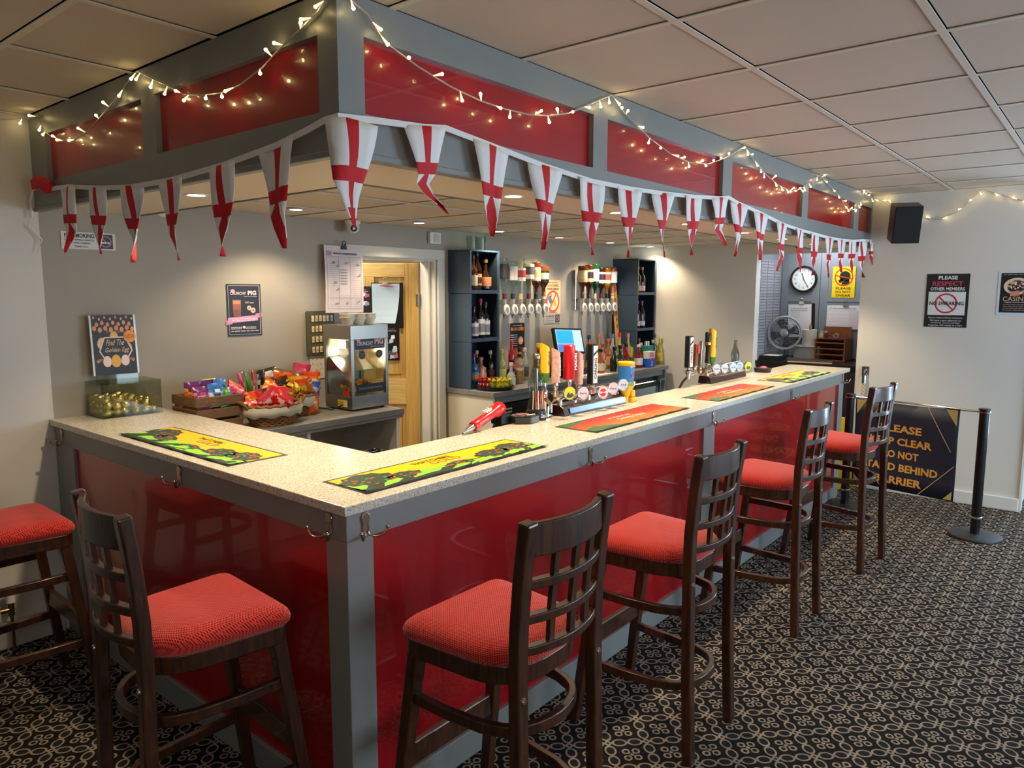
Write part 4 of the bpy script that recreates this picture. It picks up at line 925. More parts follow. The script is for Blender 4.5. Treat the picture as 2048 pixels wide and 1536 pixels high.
packet(1.36, 2.2, 1.13, .12, .12, .04, ['d8506a', 'c83a5a'], 'pink packet standing at the back against the wall sheet', -.15, 0, .2)
packet(1.375, 2.10, 1.09, .11, .115, .04, ORP, 'orange crisp packet standing beside the steel warmer', -.2, 0, .06, 'MINI')
packet(1.30, 1.98, .965, .083, .125, .05, ['e0622a', 'd85a3a', 'e8b070'], 'orange drink pouch standing on the counter before the rear basket', .1, 0, 0)
packet(1.305, 1.985, 1.075, .09, .085, .03, ['2a3a90', '3a4aa8', 'c8d0e8'], 'small dark blue packet propped above the orange pouch', .1, .1, .1, 'CHOC')

# hot snack warmer
t = T('snack_warmer', 'stainless steel glass fronted hot snack warmer beside the doorway', 'food warmer', (1.645, 2.0, .965)); X0, X1, Y0, Y1, Z0_, Z1_ = 1.50, 1.79, 1.868, 2.135, .975, 1.487
M('base', Bx(X0, X1, Y0, Y1, Z0_, 1.055), STEEL, t, bevel=.003); M('top', Bx(X0-.002, X1+.002, Y0-.002, Y1+.002, 1.40, Z1_), STEEL, t, bevel=.003)
for x in (X0, X1-.022):
    for y in (Y0, Y1-.022): M('corner_post', Bx(x, x+.022, y, y+.022, 1.055, 1.40), STEEL, t)
M('back', Bx(X0+.022, X1-.022, Y1-.01, Y1-.004, 1.055, 1.40), STEEL, t)
for a in ((X0+.022, X1-.022, Y0+.004, Y0+.008), ): M('front_pane', Bx(*a, 1.055, 1.40), ACRYL, t)
for x in (X0+.004, X1-.008): M('side_pane', Bx(x, x+.004, Y0+.022, Y1-.022, 1.055, 1.40), ACRYL, t)
b = new_bm(); prism(b, [(Y1-.02, 1.29), (Y1-.15, 1.20), (Y1-.15, 1.195), (Y1-.02, 1.283)], X0+.02, X1-.02, frame((0, 0, 0), (0, 1, 0), (0, 0, 1))); M('heat_shield', b, STEEL, t)
for x in (X0+.03, X1-.03):
    for y in (Y0+.03, Y1-.03): b = new_bm(); cyl(b, (x, y, .965), (x, y, .976), .012); M('foot', b, BLACK, t)
b = new_bm(); lathe(b, (X0+.10, Y1-.05, 1.335), [(0, 0), (.022, 0), (.026, .03), (.02, .06), (.02, .065)], 14); M('heat_lamp', b, mat('heat_lamp_glow', 'fff0c0', .5, emit=5, emitc='ffeab0'), t, smooth=True)
l = bpy.data.lights.new('heat_lamp_light', 'POINT'); l.energy = 1.6; l.color = (1, .85, .6); l.shadow_soft_size = .03; lo = bpy.data.objects.new('heat_lamp_light', l); COL.objects.link(lo); lo.location = (X0+.10, Y1-.06, 1.31); lo.parent = t; lo.matrix_parent_inverse = Matrix.Translation(-t.location)
F = F_back((X0+X1)/2, 1.34, Y0+.003); p = Print(F)
p.rect(-.115, .122, .0, .075, '1c191b', 1); p.text('CRUNCHY', -.035, .035, .024, 'd9c8cc', .125, 2, bold=.02); p.text('PIG', .075, .045, .04, 'd8a0b4', .07, 2, bold=.04); p.text('Taste You Can Enjoy', .06, .014, .009, 'd8a0b4', .11, 2); p.disc(-.085, .057, .016, 'd98aa8', 2, sy=.6)
for u in (-.06, .075): p.disc(u, -.035, .026, '16130f', 1); p.lines(u-.018, u+.018, -.025, 3, .009, .003, '8a6a5a', 2)
p.rect(-.11, .118, -.27, -.215, '100e0e', 1); p.text('Delicious British Crackling', .004, -.242, .018, '8f8a86', .18, 2); p.build(t, 'front_lettering')
F = frame((X0-.003, 2.0, 1.0), (0, -1, 0), (0, 0, 1)); p = Print(F); p.rect(-.005, .09, -.012, .03, 'e6c81a', 1); p.lines(0, .05, .015, 2, .014, .006, '8a7a20', 2); p.rect(.055, .09, -.012, .03, 'd8cfb0', 2); p.rect(.05, .115, .06, .09, 'b8341c', 1); p.build(t, 'side_labels')
b = new_bm(); tube(b, [(X0+.0, 1.96, 1.0), (X0-.03, 1.96, .99), (X0-.05, 2.0, .972), (X0-.05, 2.12, .97), (X0-.03, 2.26, .972)], .004, 6); M('cord', b, BLACK, t)
CRK = mat('crackling', 'c98a3e', .5, noise=.35, nscale=60, bump=.6)
for i in range(34):
    x, y = rnd.uniform(X0+.045, X1-.045), rnd.uniform(Y0+.035, Y1-.1); z = 1.07 + .05*rnd.random()*(1-abs(x-1.66)/.2) + .018*(y > 1.95)
    b = new_bm(); q = Matrix.Rotation(rnd.uniform(0, 6), 3, (rnd.random(), rnd.random(), rnd.random()+.1)).to_quaternion(); r0 = random.Random(i); N = 6; pts = []
    ball(b, (x, y, z), .022, 1, .75, .6, 8, 5, q=q)
    for v in b.verts: v.co += Vector((r0.uniform(-1, 1), r0.uniform(-1, 1), r0.uniform(-1, 1)))*.005
    o = M('crackling', b, CRK, None, smooth=True); setp(o, 'golden piece of crackling heaped inside the steel warmer', 'snack', 'crackling pieces in the warmer')
# stacked foam bowls on top
FOAM = mat('foam_bowl', 'ddd3bd', .45, noise=.02)
for i, (x, y) in enumerate(((1.53, 1.93), (1.615, 1.935), (1.70, 1.94))):
    for k in range(2):
        z = 1.488+.02*k; t = T('foam_bowl', ['left', 'middle', 'right'][i] + ' stack of cream bowls on the steel warmer, ' + ['lower', 'upper'][k] + ' bowl', 'bowl', (x, y, z), 'bowls on the warmer')
        b = new_bm(); lathe(b, (x, y, z), [(0, .0), (.028, .0), (.047, .045), (.05, .046), (.05, .049), (.045, .049), (.028, .006), (0, .006)], 22, cap=False); M('body', b, FOAM, t, smooth=True)

# ------------------------------------------------------------------ egg game box on the bar
t = T('acrylic_box', 'clear acrylic box of gold foil eggs at the wall end of the bar', 'box', (.31, 2.18, 1.072)); X0, X1, Y0, Y1, Z0_, Z1_ = .165, .452, 2.075, 2.272, 1.0725, 1.245
M('box_base', Bx(X0, X1, Y0, Y1, Z0_, Z0_+.004), ACRYL, t)
for a in ((X0, X1, Y0, Y0+.004), (X0, X1, Y1-.004, Y1)): M('box_wall', Bx(*a, Z0_+.004, Z1_), ACRYL, t)
for a in ((X0, X0+.004), (X1-.004, X1)): M('box_wall', Bx(*a, Y0+.004, Y1-.004, Z0_+.004, Z1_), ACRYL, t)
F = frame((.303, 2.235, 1.40), (1, 0, 0), (0, .06, 1))
M('sign_stem', sheet(F @ Matrix.Translation((0, -.155, 0)), .205, .05, .004), ACRYL, t)
M('sign_sleeve', sheet(F @ Matrix.Translation((0, .02, -.002)), .222, .30, .003), mat('clear_sleeve', 'd8d6d0', .2, noise=.01), t)
M('sign_sheet', sheet(F @ Matrix.Translation((0, .02, .001)), .203, .30, .001), P('14110f'), t)
p = Print(F @ Matrix.Translation((0, .02, .0022)))
for j in range(3):
    for i in range(8 - j % 2): p.egg(-.09+.026*i+.012*(j % 2), .138-.027*j-.008*((i*3+j) % 2), (.007, .011, .013)[j], ['d98a4a', 'e09a5a'][i % 2]); 
p.text('Weekly Draw', .005, .065, .016, 'c9906a', .09, slant=.3, bold=0)
hexp = [(-.07, -.03), (-.045, .035), (.05, .035), (.078, -.03), (.045, -.085), (-.04, -.085)]; s_ = 1.1
for k in range(9): a = .35*k; [p.bar(sg*.062+.0, -.07+.012*k*0, sg*(.062+.03*math.cos(.25*k-.6)), -.07+.03*math.sin(.25*k-.6)-.004*k, .004, 'd9905a', 1) for sg in (-1, 1)]
p.egg(.0, .04, .026, 'e8b04a', 1); p.egg(-.06, .005, .03, 'e8c0a0', 1); p.egg(.065, -.02, .026, 'e0a050', 1)
p.poly([(u*s_, (v+.025)*s_-.025) for u, v in hexp], 'f0c8a8', 2); p.poly(hexp, '100d0c', 3); p.text('Find The', .0, .012, .03, 'e8c09a', .085, 4, slant=.25, bold=0); p.text('Golden Egg', .005, -.028, .03, 'e8c09a', .115, 4, slant=.25, bold=0)
p.egg(-.042, -.085, .028, 'ecd0c4', 4); p.egg(.045, -.083, .028, 'ecd0c4', 4); p.egg(.0, -.085, .032, 'e8a838', 5); p.disc(.075, .04, .032, 'f0920e', 5, 10); p.text('NEW', .075, .04, .022, '8a4a10', .048, 6, bold=0); p.build(t, 'sign_print')
k = 0
for lay, (nx, ny, z) in enumerate(((6, 4, 1.097), (6, 4, 1.132), (5, 3, 1.163))):
    for i in range(nx):
        for j in range(ny):
            if lay == 2 and (i > 2): continue
            if lay == 1 and i == 5 and j < 2: continue
            x = X0+.03+(X1-X0-.06)*i/(nx-1)+rnd.uniform(-.004, .004); y = Y0+.028+(Y1-Y0-.056)*j/(ny-1)+rnd.uniform(-.004, .004)
            b = new_bm(); q = Matrix.Rotation(rnd.uniform(0, 6.3), 3, 'Z').to_quaternion() @ Matrix.Rotation(rnd.uniform(-.5, .5), 3, 'Y').to_quaternion(); ball(b, (x, y, z), .021, 1.3, 1, 1, 12, 8, q=q)
            o = M('foil_egg', b, GOLD, None, smooth=True); setp(o, 'gold foil wrapped egg in the clear acrylic box', 'egg', 'gold foil eggs in the acrylic box')
# ------------------------------------------------------------------ back counter
t = T('back_counter', 'grey topped back bar counter with fridges below, cream end panel by the doorway', 'counter', (4.1, 2.05, 0))
M('worktop', Bx(2.735, 5.44, 1.805, 2.288, .918, .955), WORKTOP, t, bevel=.003)
M('end_panel', Bx(2.75, 2.77, 1.825, 2.285, 0, .918), mat('cream_panel', 'd9d2bd', .5, noise=.02), t)
M('end_panel', Bx(5.40, 5.425, 1.825, 2.285, 0, .918), GREY, t)
M('top_rail', Bx(2.77, 5.40, 1.85, 1.87, .86, .918), GREY2, t)
M('divider', Bx(4.33, 4.35, 1.84, 2.285, 0, .86), GREY2, t)
# glass washer under the left part
t = T('glass_washer', 'black glass washer under the left end of the back counter', 'washer', (3.1, 2.05, 0))
M('body', Bx(2.80, 3.42, 1.86, 2.26, .05, .85), BLACKM, t, bevel=.004); M('front_door', Bx(2.81, 3.41, 1.835, 1.86, .12, .70), mat('black_gloss', '08090a', .12, noise=.05), t, bevel=.004)
M('control_panel', Bx(2.81, 3.41, 1.84, 1.86, .71, .85), BLACK, t); b = new_bm(); cyl(b, (2.86, 1.82, .66), (3.36, 1.82, .66), .008); M('door_handle', b, STEEL, t)
p = Print(F_back(2.93, .79, 1.8395)); p.lines(-.05, .06, .02, 2, .025, .012, 'b9bcc0'); p.lines(-.04, .05, -.045, 1, .02, .02, 'c9ccd0', seed=3); p.build(t, 'panel_lettering')
M('notice', Bx(2.86, 3.2, 1.83, 1.8345, .52, .66), mat('blue_notice', '9fb8c8', .5, noise=.05), t)
# bottle fridges
def fridge(x0, x1, label, seed):
    t = T('bottle_fridge', label, 'fridge', ((x0+x1)/2, 2.05, 0)); dk = mat('fridge_black', '15181a', .35, noise=.05); wl = mat('fridge_liner', 'd8dee0', .4, noise=.02)
    b = new_bm(); box(b, x0, x1, 1.9, 2.27, .03, .1); box(b, x0, x1, 1.9, 2.27, .80, .855); box(b, x0, x0+.02, 1.9, 2.27, .1, .8); box(b, x1-.02, x1, 1.9, 2.27, .1, .8); box(b, x0, x1, 2.25, 2.27, .1, .8); M('cabinet', b, dk, t)
    M('liner', Bx(x0+.02, x1-.02, 2.24, 2.25, .1, .8), wl, t)
    for z in (.34, .57): M('shelf', Bx(x0+.02, x1-.02, 1.93, 2.24, z, z+.006), STEEL, t)
    m = (x0+x1)/2; 
    for a, c, y in ((x0, m+.02, 1.885), (m-.02, x1, 1.865)):
        b = new_bm(); box(b, a, a+.035, y, y+.016, .1, .8); box(b, c-.035, c, y, y+.016, .1, .8); box(b, a+.035, c-.035, y, y+.016, .755, .8); box(b, a+.035, c-.035, y, y+.016, .1, .15); M('sliding_frame', b, dk, t)
        M('pane', Bx(a+.035, c-.035, y+.006, y+.010, .15, .755), GLASS, t)
    M('led_strip', Bx(x0+.03, x1-.03, 1.925, 1.937, .787, .797), mat('cool_led', 'd8f4ff', .5, emit=16, emitc='bfefff'), t)
    l = bpy.data.lights.new('strip_light', 'AREA'); l.shape = 'RECTANGLE'; l.size = x1-x0-.1; l.size_y = .02; l.energy = 7; l.color = (.62, .9, 1)
    o = bpy.data.objects.new('strip_light', l); COL.objects.link(o); o.location = (m, 1.945, .785); o.rotation_euler = (math.radians(25), 0, 0); o.parent = t; o.matrix_parent_inverse = Matrix.Translation(-t.location)
    return t
fridge(3.47, 4.32, 'bottle fridge in the middle under the back counter, beside the glass washer', 1); fridge(4.37, 5.38, 'glass door bottle fridge glowing cyan at the right under the back counter', 2)

# ------------------------------------------------------------------ bottles
def glassmat(c, alpha=1):
    n = 'bottle_'+c
    if n in MATS: return MATS[n]
    return mat(n, c, .06, trans=.55, spec=.6, noise=.06, nscale=12, coat=.3)
SHAPES = {  # profile as (radius fraction, height fraction); neck start
 'spirit': [(.92, 0), (1, .02), (1, .52), (.92, .6), (.5, .68), (.36, .73), (.34, .9), (.4, .905), (.4, .935)],
 'wine':   [(.95, 0), (1, .015), (1, .55), (.85, .63), (.45, .73), (.37, .78), (.36, .93), (.41, .935), (.41, .96)],
 'squat':  [(.95, 0), (1, .02), (1, .42), (.94, .5), (.6, .6), (.36, .66), (.34, .84), (.42, .845), (.42, .9)],
 'round':  [(.7, 0), (.98, .05), (1, .25), (.8, .42), (.42, .58), (.34, .65), (.32, .88), (.4, .885), (.4, .92)],
 'slim':   [(.95, 0), (1, .01), (1, .62), (.8, .70), (.42, .78), (.38, .82), (.38, .93), (.44, .935), (.44, .955)]}
def bottle(x, y, z, h, r, shape, glass, cap, label, lab=None, labc=None, name='bottle', group=None, cat='bottle', inv=False, capw=None, shoulder=True, lz=(.12, .42)):
    t = T(name, label, cat, (x, y, z), group); ax = (0, 0, -1) if inv else (0, 0, 1); o = (x, y, z+h) if inv else (x, y, z)
    pr = [(a*r, c*h) for a, c in SHAPES[shape]]
    b = new_bm(); lathe(b, o, [(0, .002)]+pr+[(0, pr[-1][1])], 14, ax); M('glass', b, glassmat(glass) if glass != 'clear' else GLASS, t, smooth=True)
    if cap and not inv:
        cr = capw or SHAPES[shape][-1][0]*r*1.12; b = new_bm(); lathe(b, o, [(cr, .885*h), (cr*1.02, .89*h), (cr, .995*h), (cr*.8, h), (0, h)], 12, ax); M('cap', b, mat('cap_'+cap, cap, .35, noise=.05), t, smooth=True)
    if glass == 'clear' and lab and lab[0] == '!':      # clear glass holding a coloured drink
        b = new_bm(); lathe(b, o, [(0, .008), (.9*r, .01), (.92*r, .45*h), (0, .45*h)], 12, ax); M('drink', b, glassmat(lab[1:]), t, smooth=True)
    elif lab:
        b = new_bm(); lathe(b, o, [(r*1.015, lz[0]*h), (r*1.02, (lz[0]+.01)*h), (r*1.02, (lz[1]-.01)*h), (r*1.015, lz[1]*h)], 14, ax, cap=False); M('label', b, mat('label_'+lab, lab, .5, noise=.25, nscale=70), t, smooth=True)
        if labc: b = new_bm(); lathe(b, o, [(r*1.024, (lz[0]+.18*(lz[1]-lz[0]))*h), (r*1.026, (lz[0]+.3*(lz[1]-lz[0]))*h), (r*1.024, (lz[0]+.72*(lz[1]-lz[0]))*h)], 14, ax, cap=False); M('label_band', b, mat('label_'+labc, labc, .5, noise=.2, nscale=90), t, smooth=True)
    return t
# blue bottle shelves
def shelf_unit(x0, x1, y0, zs, label):
    y1 = 2.288; t = T('shelf_unit', label, 'shelf', ((x0+x1)/2, (y0+y1)/2, .955)); th = .018; top = zs[-1]
    for za, zb in zip(zs, zs[1:]): M('side_panel', Bx(x0, x0+th, y0, y1, za+.0015, zb-.0015), NAVY, t, bevel=.0015); M('side_panel', Bx(x1-th, x1, y0, y1, za+.0015, zb-.0015), NAVY, t)
    M('back', Bx(x0+th, x1-th, y1-.01, y1, zs[0], top), NAVY_SHADE, t); M('top', Bx(x0-.001, x1, y0, y1, top, top+.012), NAVY, t)
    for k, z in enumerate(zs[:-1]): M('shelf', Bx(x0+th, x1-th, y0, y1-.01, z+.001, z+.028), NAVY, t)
    b = new_bm(); [box(b, x, x+.004, y0+.01, y1-.01, zs[0]+.03, top-.001) for x in (x0+th, x1-th-.004)]; M('inner_shade', b, NAVY_SHADE, t)  # thin added sheets in the darker blue paint shade on the inner sides
    return t
shelf_unit(2.765, 3.10, 2.06, [.955, 1.31, 1.675, 1.99], 'tall blue open shelf of bottles beside the doorway')
shelf_unit(5.12, 5.485, 2.0, [.955, 1.305, 1.66, 2.005], 'tall blue open shelf of bottles in the far corner by the pale wall')
for x, y in ((2.86, 2.13), (2.97, 2.14), (3.04, 2.2)):
    t = T('glass_jug', {2.86: 'left', 2.97: 'middle', 3.04: 'right'}[x] + ' clear glass jug standing on top of the left blue shelf', 'jug', (x, y, 2.003))
    b = new_bm(); lathe(b, (x, y, 2.003), [(0, .004), (.036, .004), (.037, 0), (.042, .11), (.04, .11), (.034, .012), (0, .012)], 18, cap=False); M('glass', b, GLASS, t, smooth=True)
L1 = 'in the left blue shelf'; z3, z2, z1 = 1.704, 1.339, .984
bottle(2.84, 2.10, z3, .26, .034, 'spirit', '5a2a14', '201512', 'brown spirit bottle at the left of the top compartment '+L1, 'c8a888')
bottle(2.905, 2.12, z3, .285, .037, 'wine', '24140e', '161210', 'dark bottle with gold label in the top compartment '+L1, 'a08848', '1c1814')
bottle(3.0, 2.12, z3, .235, .047, 'round', '3a2412', '7a5a30', 'round brown bottle with orange label in the top '+L1, 'd08050')
for i, (x, y) in enumerate(((2.845, 2.10), (2.92, 2.10), (2.995, 2.115))): bottle(x, y, z2, (.24, .30, .275)[i], .036, 'spirit', '1e2024', ('141418', 'a01820', '383038')[i], ['left', 'middle', 'right'][i]+' white labelled bottle in the middle compartment '+L1, 'd8d4d2', '8a8288', lz=(.08, .48))
bottle(2.845, 2.10, z1, .24, .036, 'spirit', '2a7ac0', '8a2a3a', 'blue bottle with colourful label in the bottom '+L1, '2a8ac8', 'd87830')
bottle(2.935, 2.11, z1, .205, .044, 'spirit', 'd89a84', 'c08a78', 'peach coloured bottle in the bottom compartment '+L1, 'd89a84')
for x, y, c, l in ((2.87, 2.22, '3a1418', 'dark red bottle at the back of the bottom '), (2.985, 2.2, '2a1810', 'dark pale-necked bottle at the back of the bottom '), (3.045, 2.11, '24120c', 'dark brown bottle at the right of the bottom ')): bottle(x, y, z1, .25, .034, 'wine', c, '181212' if x < 2.9 else 'c8bca8', l+L1, '3a2018')
L2 = 'in the right blue shelf'; z3, z2, z1 = 1.689, 1.334, .984
bottle(5.20, 2.05, z3, .255, .036, 'wine', '2a3812', 'c07858', 'green wine bottle with orange label in the top '+L2, 'd89a48', lz=(.05, .25)); bottle(5.285, 2.05, z3, .25, .036, 'wine', '2a1414', 'b86848', 'dark wine bottle with pink label in the top compartment '+L2, 'd8b0a8', lz=(.05, .25))
bottle(5.20, 2.05, z2, .27, .036, 'wine', '35101a', 'a08080', 'left red wine bottle in the middle compartment '+L2, 'd8b0ac', lz=(.08, .25)); bottle(5.295, 2.05, z2, .27, .037, 'wine', '2a1016', '604048', 'right red wine bottle in the middle compartment '+L2, 'd8ccc4', lz=(.08, .25))
for i, x in enumerate((5.2, 5.29)): bottle(x, 2.07, z1, .24, .035, 'wine', '2a1014', 'a04848', ['left', 'right'][i]+' wine bottle in the bottom compartment '+L2, '6a3a3a')
# optics
def optics(x0, dx, z, label, bots):
    n = len(bots); x1 = x0+dx*(n-1); t = T('optics_rack', label, 'optics', ((x0+x1)/2, 2.25, z))
    b = new_bm(); cyl(b, (x0-.05, 2.255, z+.07), (x1+.05, 2.255, z+.07), .011); [cyl(b, (x, 2.255, z+.07), (x, 2.288, z+.07), .009) for x in (x0-.03, x1+.03)]; cyl(b, (x0-.05, 2.25, z-.02), (x0-.05, 2.25, z+.34), .007); M('rail', b, CHROME, t, smooth=True)
    for i, (h, r, sh, g, lab, labc, lb) in enumerate(bots):
        x = x0+dx*i; y = 2.205
        b = new_bm(); cyl(b, (x, y, z+.03), (x, y, z+.085), .02, .026, 14); cyl(b, (x, y, z-.035), (x, y, z+.03), .028, .028, 14); cyl(b, (x, y, z-.075), (x, y, z-.035), .006, .012, 8); cyl(b, (x, 2.288, z+.05), (x, y, z+.05), .008, n=8); M('optic', b, mat('optic_clear', 'b8b4ac', .15, .6, noise=.05), t, smooth=True)
        b = new_bm(); lathe(b, (x, y-.03, z), [(0, .004), (.024, .004), (.029, .001), (.03, -.003)], 20, (-.25, -1, 0), sy=1.55, cap=False); M('optic_badge', b, mat('badge_white', 'e4e2dc', .3, noise=.02), t, smooth=True)
        b = new_bm(); lathe(b, (x-.001, y-.0345, z), [(0, .001), (.016, .001)], 16, (-.25, -1, 0), sy=1.55, cap=False); M('badge_print', b, mat('badge_grey', '8f8a80', .4, noise=.3, nscale=90), t)
        bottle(x, y, z+.085, h, r, sh, g, None, lb, lab, labc, inv=True, name='optic_bottle', lz=(.14, .5))
        b = new_bm(); cyl(b, (x, y, z+.078), (x, y, z+.13), .0165, .0165, 12); M('bottle_collar', b, mat('collar_%d' % (i % 3), ('5a0c14', '16130f', 'c8b890')[i % 3], .4, noise=.05), t, smooth=True)
O1 = 'left optics row'; O2 = 'right optics row'
optics(3.33, .106, 1.545, 'left row of six bar optics on the grey wall with upside down bottles', [
 (.33, .036, 'slim', 'clear', '2a2c30', None, 'nearly empty clear bottle, first in the '+O1), (.31, .041, 'spirit', 'clear', 'e0dcd0', 'd8d0c0', 'clear bottle with cream label, second in the '+O1), (.30, .041, 'spirit', 'clear', 'e4e0d4', 'b84038', 'clear bottle with cream and red label, third in the '+O1),
 (.34, .047, 'squat', 'clear', 'e0dccc', '4a4a50', 'large clear bottle with white label, fourth in the '+O1), (.31, .040, 'spirit', '7a3a14', 'e0d8c8', 'c8b078', 'amber bottle with white label, fifth in the '+O1), (.28, .046, 'squat', '8a4a18', '16161a', 'a8a49c', 'amber bottle with black label, sixth in the '+O1)])
optics(4.46, .106, 1.545, 'right row of six bar optics on the grey wall with upside down bottles', [
 (.30, .045, 'squat', '6a3210', 'd8b878', 'e0d0a0', 'dark amber bottle with cream label, first in the '+O2), (.31, .042, 'spirit', '5a2c10', 'd8ccb0', '2a1c24', 'amber bottle with cream and dark label, second in the '+O2), (.32, .038, 'wine', '0c5a30', 'c8d0c8', None, 'green bottle, third in the '+O2),
 (.29, .04, 'spirit', '3a1a14', 'c8c4c4', '2a1c2a', 'dark bottle with grey label, fourth in the '+O2), (.29, .038, 'spirit', 'b07818', 'd8d0c8', 'c04a40', 'golden bottle with white and red label, fifth in the '+O2), (.30, .042, 'round', 'd8735a', 'e4e4e0', None, 'coral pink bottle, last before the wooden paddle in the '+O2)])
# wooden paddle
t = T('wooden_paddle', 'long orange wooden drinks paddle leaning by the right blue shelf', 'paddle', (5.03, 2.2, .955)); F = frame((5.045, 2.19, 1.38), (1, 0, .02), (.02, .09, 1))
b = new_bm(); pts = [(-.032, -.42), (.032, -.42), (.03, -.2), (.026, .0), (.036, .15), (.043, .28), (.04, .36), (.02, .415), (0, .425), (-.02, .415), (-.04, .36), (-.043, .28), (-.036, .15), (-.026, 0), (-.03, -.2)]; prism(b, pts, -.009, .009, F); M('board', b, wood_material('paddle_wood', 'd88a34', 'e09a48', .45, (8, 8, .6), 5), t, bevel=.004)
p = Print(moved(F, .0093))
for i in range(5): p.poly([(-.016, .25-.065*i), (.016, .25-.065*i), (.012, .225-.065*i), (0, .212-.065*i), (-.012, .225-.065*i)], '8a5518', 1)
p.disc(0, .325, .012, '5a3410', 1, 3); p.build(t, 'burnt_marks')
# counter top row, left group
c = .955
# round tray of miniatures
t = T('round_tray', 'round black tray of red and yellow miniatures at the left end of the back counter', 'tray', (2.91, 1.945, c)); b = new_bm(); lathe(b, (2.91, 1.945, c), [(0, .0), (.135, 0), (.145, .008), (.147, .03), (.142, .03), (.138, .01), (0, .008)], 32, cap=False); M('tray', b, BLACK, t, smooth=True)
k = 0
for rr, n in ((.118, 20), (.082, 13), (.046, 7)):
    for i in range(n):
        a = 2*PI*i/n; x, y = 2.91+rr*math.cos(a), 1.945+rr*math.sin(a); red = (x-2.91)*.78-(y-1.945)*.62 < -.055 or (y > 2.01); gr = not red and i % 4 == 0
        col_ = 'a81428' if red else ('7a9a18' if gr else 'd0c01c')
        bottle(x, y, c+.009, .072, .0165, 'squat', col_, 'b01838' if red else 'd8c824', ('red' if red else 'green' if gr else 'yellow')+' miniature bottle on the round black tray', group='miniatures on the round tray', name='miniature_bottle', capw=.0105)
FRN = 'among the bottles left of the till'
for a in ((3.05, 1.90, .195, .034, 'squat', 'e4e2de', 'e8e6e2', 'white ceramic bottle '+FRN, 'dedcd8', None), (3.20, 2.02, .20, .042, 'spirit', '3a1a10', '15100e', 'dark coffee liqueur bottle '+FRN, '5a2c18', None), (3.26, 2.17, .27, .033, 'spirit', 'cfe0a0', 'd8b040', 'pale green bottle with gold cap '+FRN, 'd8e888', None),
          (3.42, 2.2, .335, .03, 'slim', 'd02838', 'c01828', 'tall red bottle '+FRN, 'e05060', None), (3.40, 2.10, .28, .036, 'spirit', 'd8a898', '1a1614', 'pink bottle with black cap '+FRN, 'e0c0b8', None), (3.30, 2.02, .24, .036, 'squat', 'clear', '18140f', 'square amber bottle with black cap '+FRN, '!d8a868', None),
          (3.52, 2.14, .27, .034, 'spirit', 'b8c8b8', 'c8c8c4', 'clear bottle with silver cap '+FRN, '4a5a48', None), (3.60, 2.05, .26, .036, 'spirit', '9a5a28', '5a1420', 'amber bottle with burgundy cap '+FRN, 'c89868', None), (3.70, 2.14, .30, .036, 'squat', 'c8924a', 'd8b050', 'amber bottle with gold cap '+FRN, 'a8683a', None), (3.50, 1.97, .215, .036, 'spirit', 'clear', 'b89868', 'clear gin bottle in front '+FRN, '!e0c8a8', None)): bottle(a[0], a[1], c, *a[2:8], a[8], a[9])
for i in range(3):
    x, y = 3.66+.07*i, 1.93+.04*i; t = T('tumbler', ['left', 'middle', 'right'][i]+' small clear glass in front of the till', 'glass', (x, y, c)); b = new_bm(); lathe(b, (x, y, c), [(0, .003), (.028, .003), (.034, .1), (.032, .1), (.026, .01), (0, .01)], 16, cap=False); M('glass', b, GLASS, t, smooth=True)
# till
t = T('till', 'black touch screen till with a tilted blue screen on the back counter', 'till', (4.05, 2.05, c)); F = frame((4.055, 2.06, 1.262), (1, -.10, -.05), (.06, .28, 1))
b = new_bm(); prism(b, rrect(-.19, .19, -.115, .115, .008), -.03, 0, F); M('screen_housing', b, BLACK, t, bevel=.003)
p = Print(moved(F, .0008)); p.rect(-.172, .172, -.098, .098, '9db8dc', 0)
pd = [('screen_blue', '2a8fd0', -.165, .06, -.03, .095), ('screen_azure', '3a78c8', -.06, .06, -.095, -.04), ('screen_azure', '3a78c8', -.165, -.07, -.095, -.04)]
p.bm.free(); b = new_bm(); FF = moved(F, .001); mats_ = [mat('screen_pale', '9ab4d8', .3, emit=.75, noise=.02), mat('screen_blue', '1a86c8', .3, emit=.8, noise=.02), mat('screen_azure', '2a6ac0', .3, emit=.8, noise=.02), mat('screen_line', 'c05848', .3, emit=.5, noise=.02)]
for mi, (u0, u1, v0, v1), zz in ((0, (-.172, .172, -.098, .098), 0), (1, (-.165, .055, -.025, .093), .0006), (2, (-.165, .055, -.095, -.035), .0006), (3, (-.165, .05, -.033, -.028), .0006)):
    f = b.faces.new([b.verts.new(FF @ Vector((u, v, zz))) for u, v in ((u0, v0), (u1, v0), (u1, v1), (u0, v1))]); f.material_index = mi
M('display', b, mats_, t, smooth='flat'); b = new_bm(); beam(b, (4.06, 2.11, c), (4.06, 2.12, 1.25), .16, .05); box(b, 3.93, 4.2, 1.97, 2.2, c, c+.06); M('stand', b, BLACKM, t, bevel=.005)
M('printer', Bx(3.80, 3.92, 2.08, 2.22, c, 1.16), BLACKM, t, bevel=.008); M('card_reader', Bx(3.83, 3.91, 1.93, 2.02, c, c+.07), BLACK, t, bevel=.006)
M('screen_paper', Bx(4.10, 4.42, 1.83, 1.96, c, c+.003), PAPER, t)
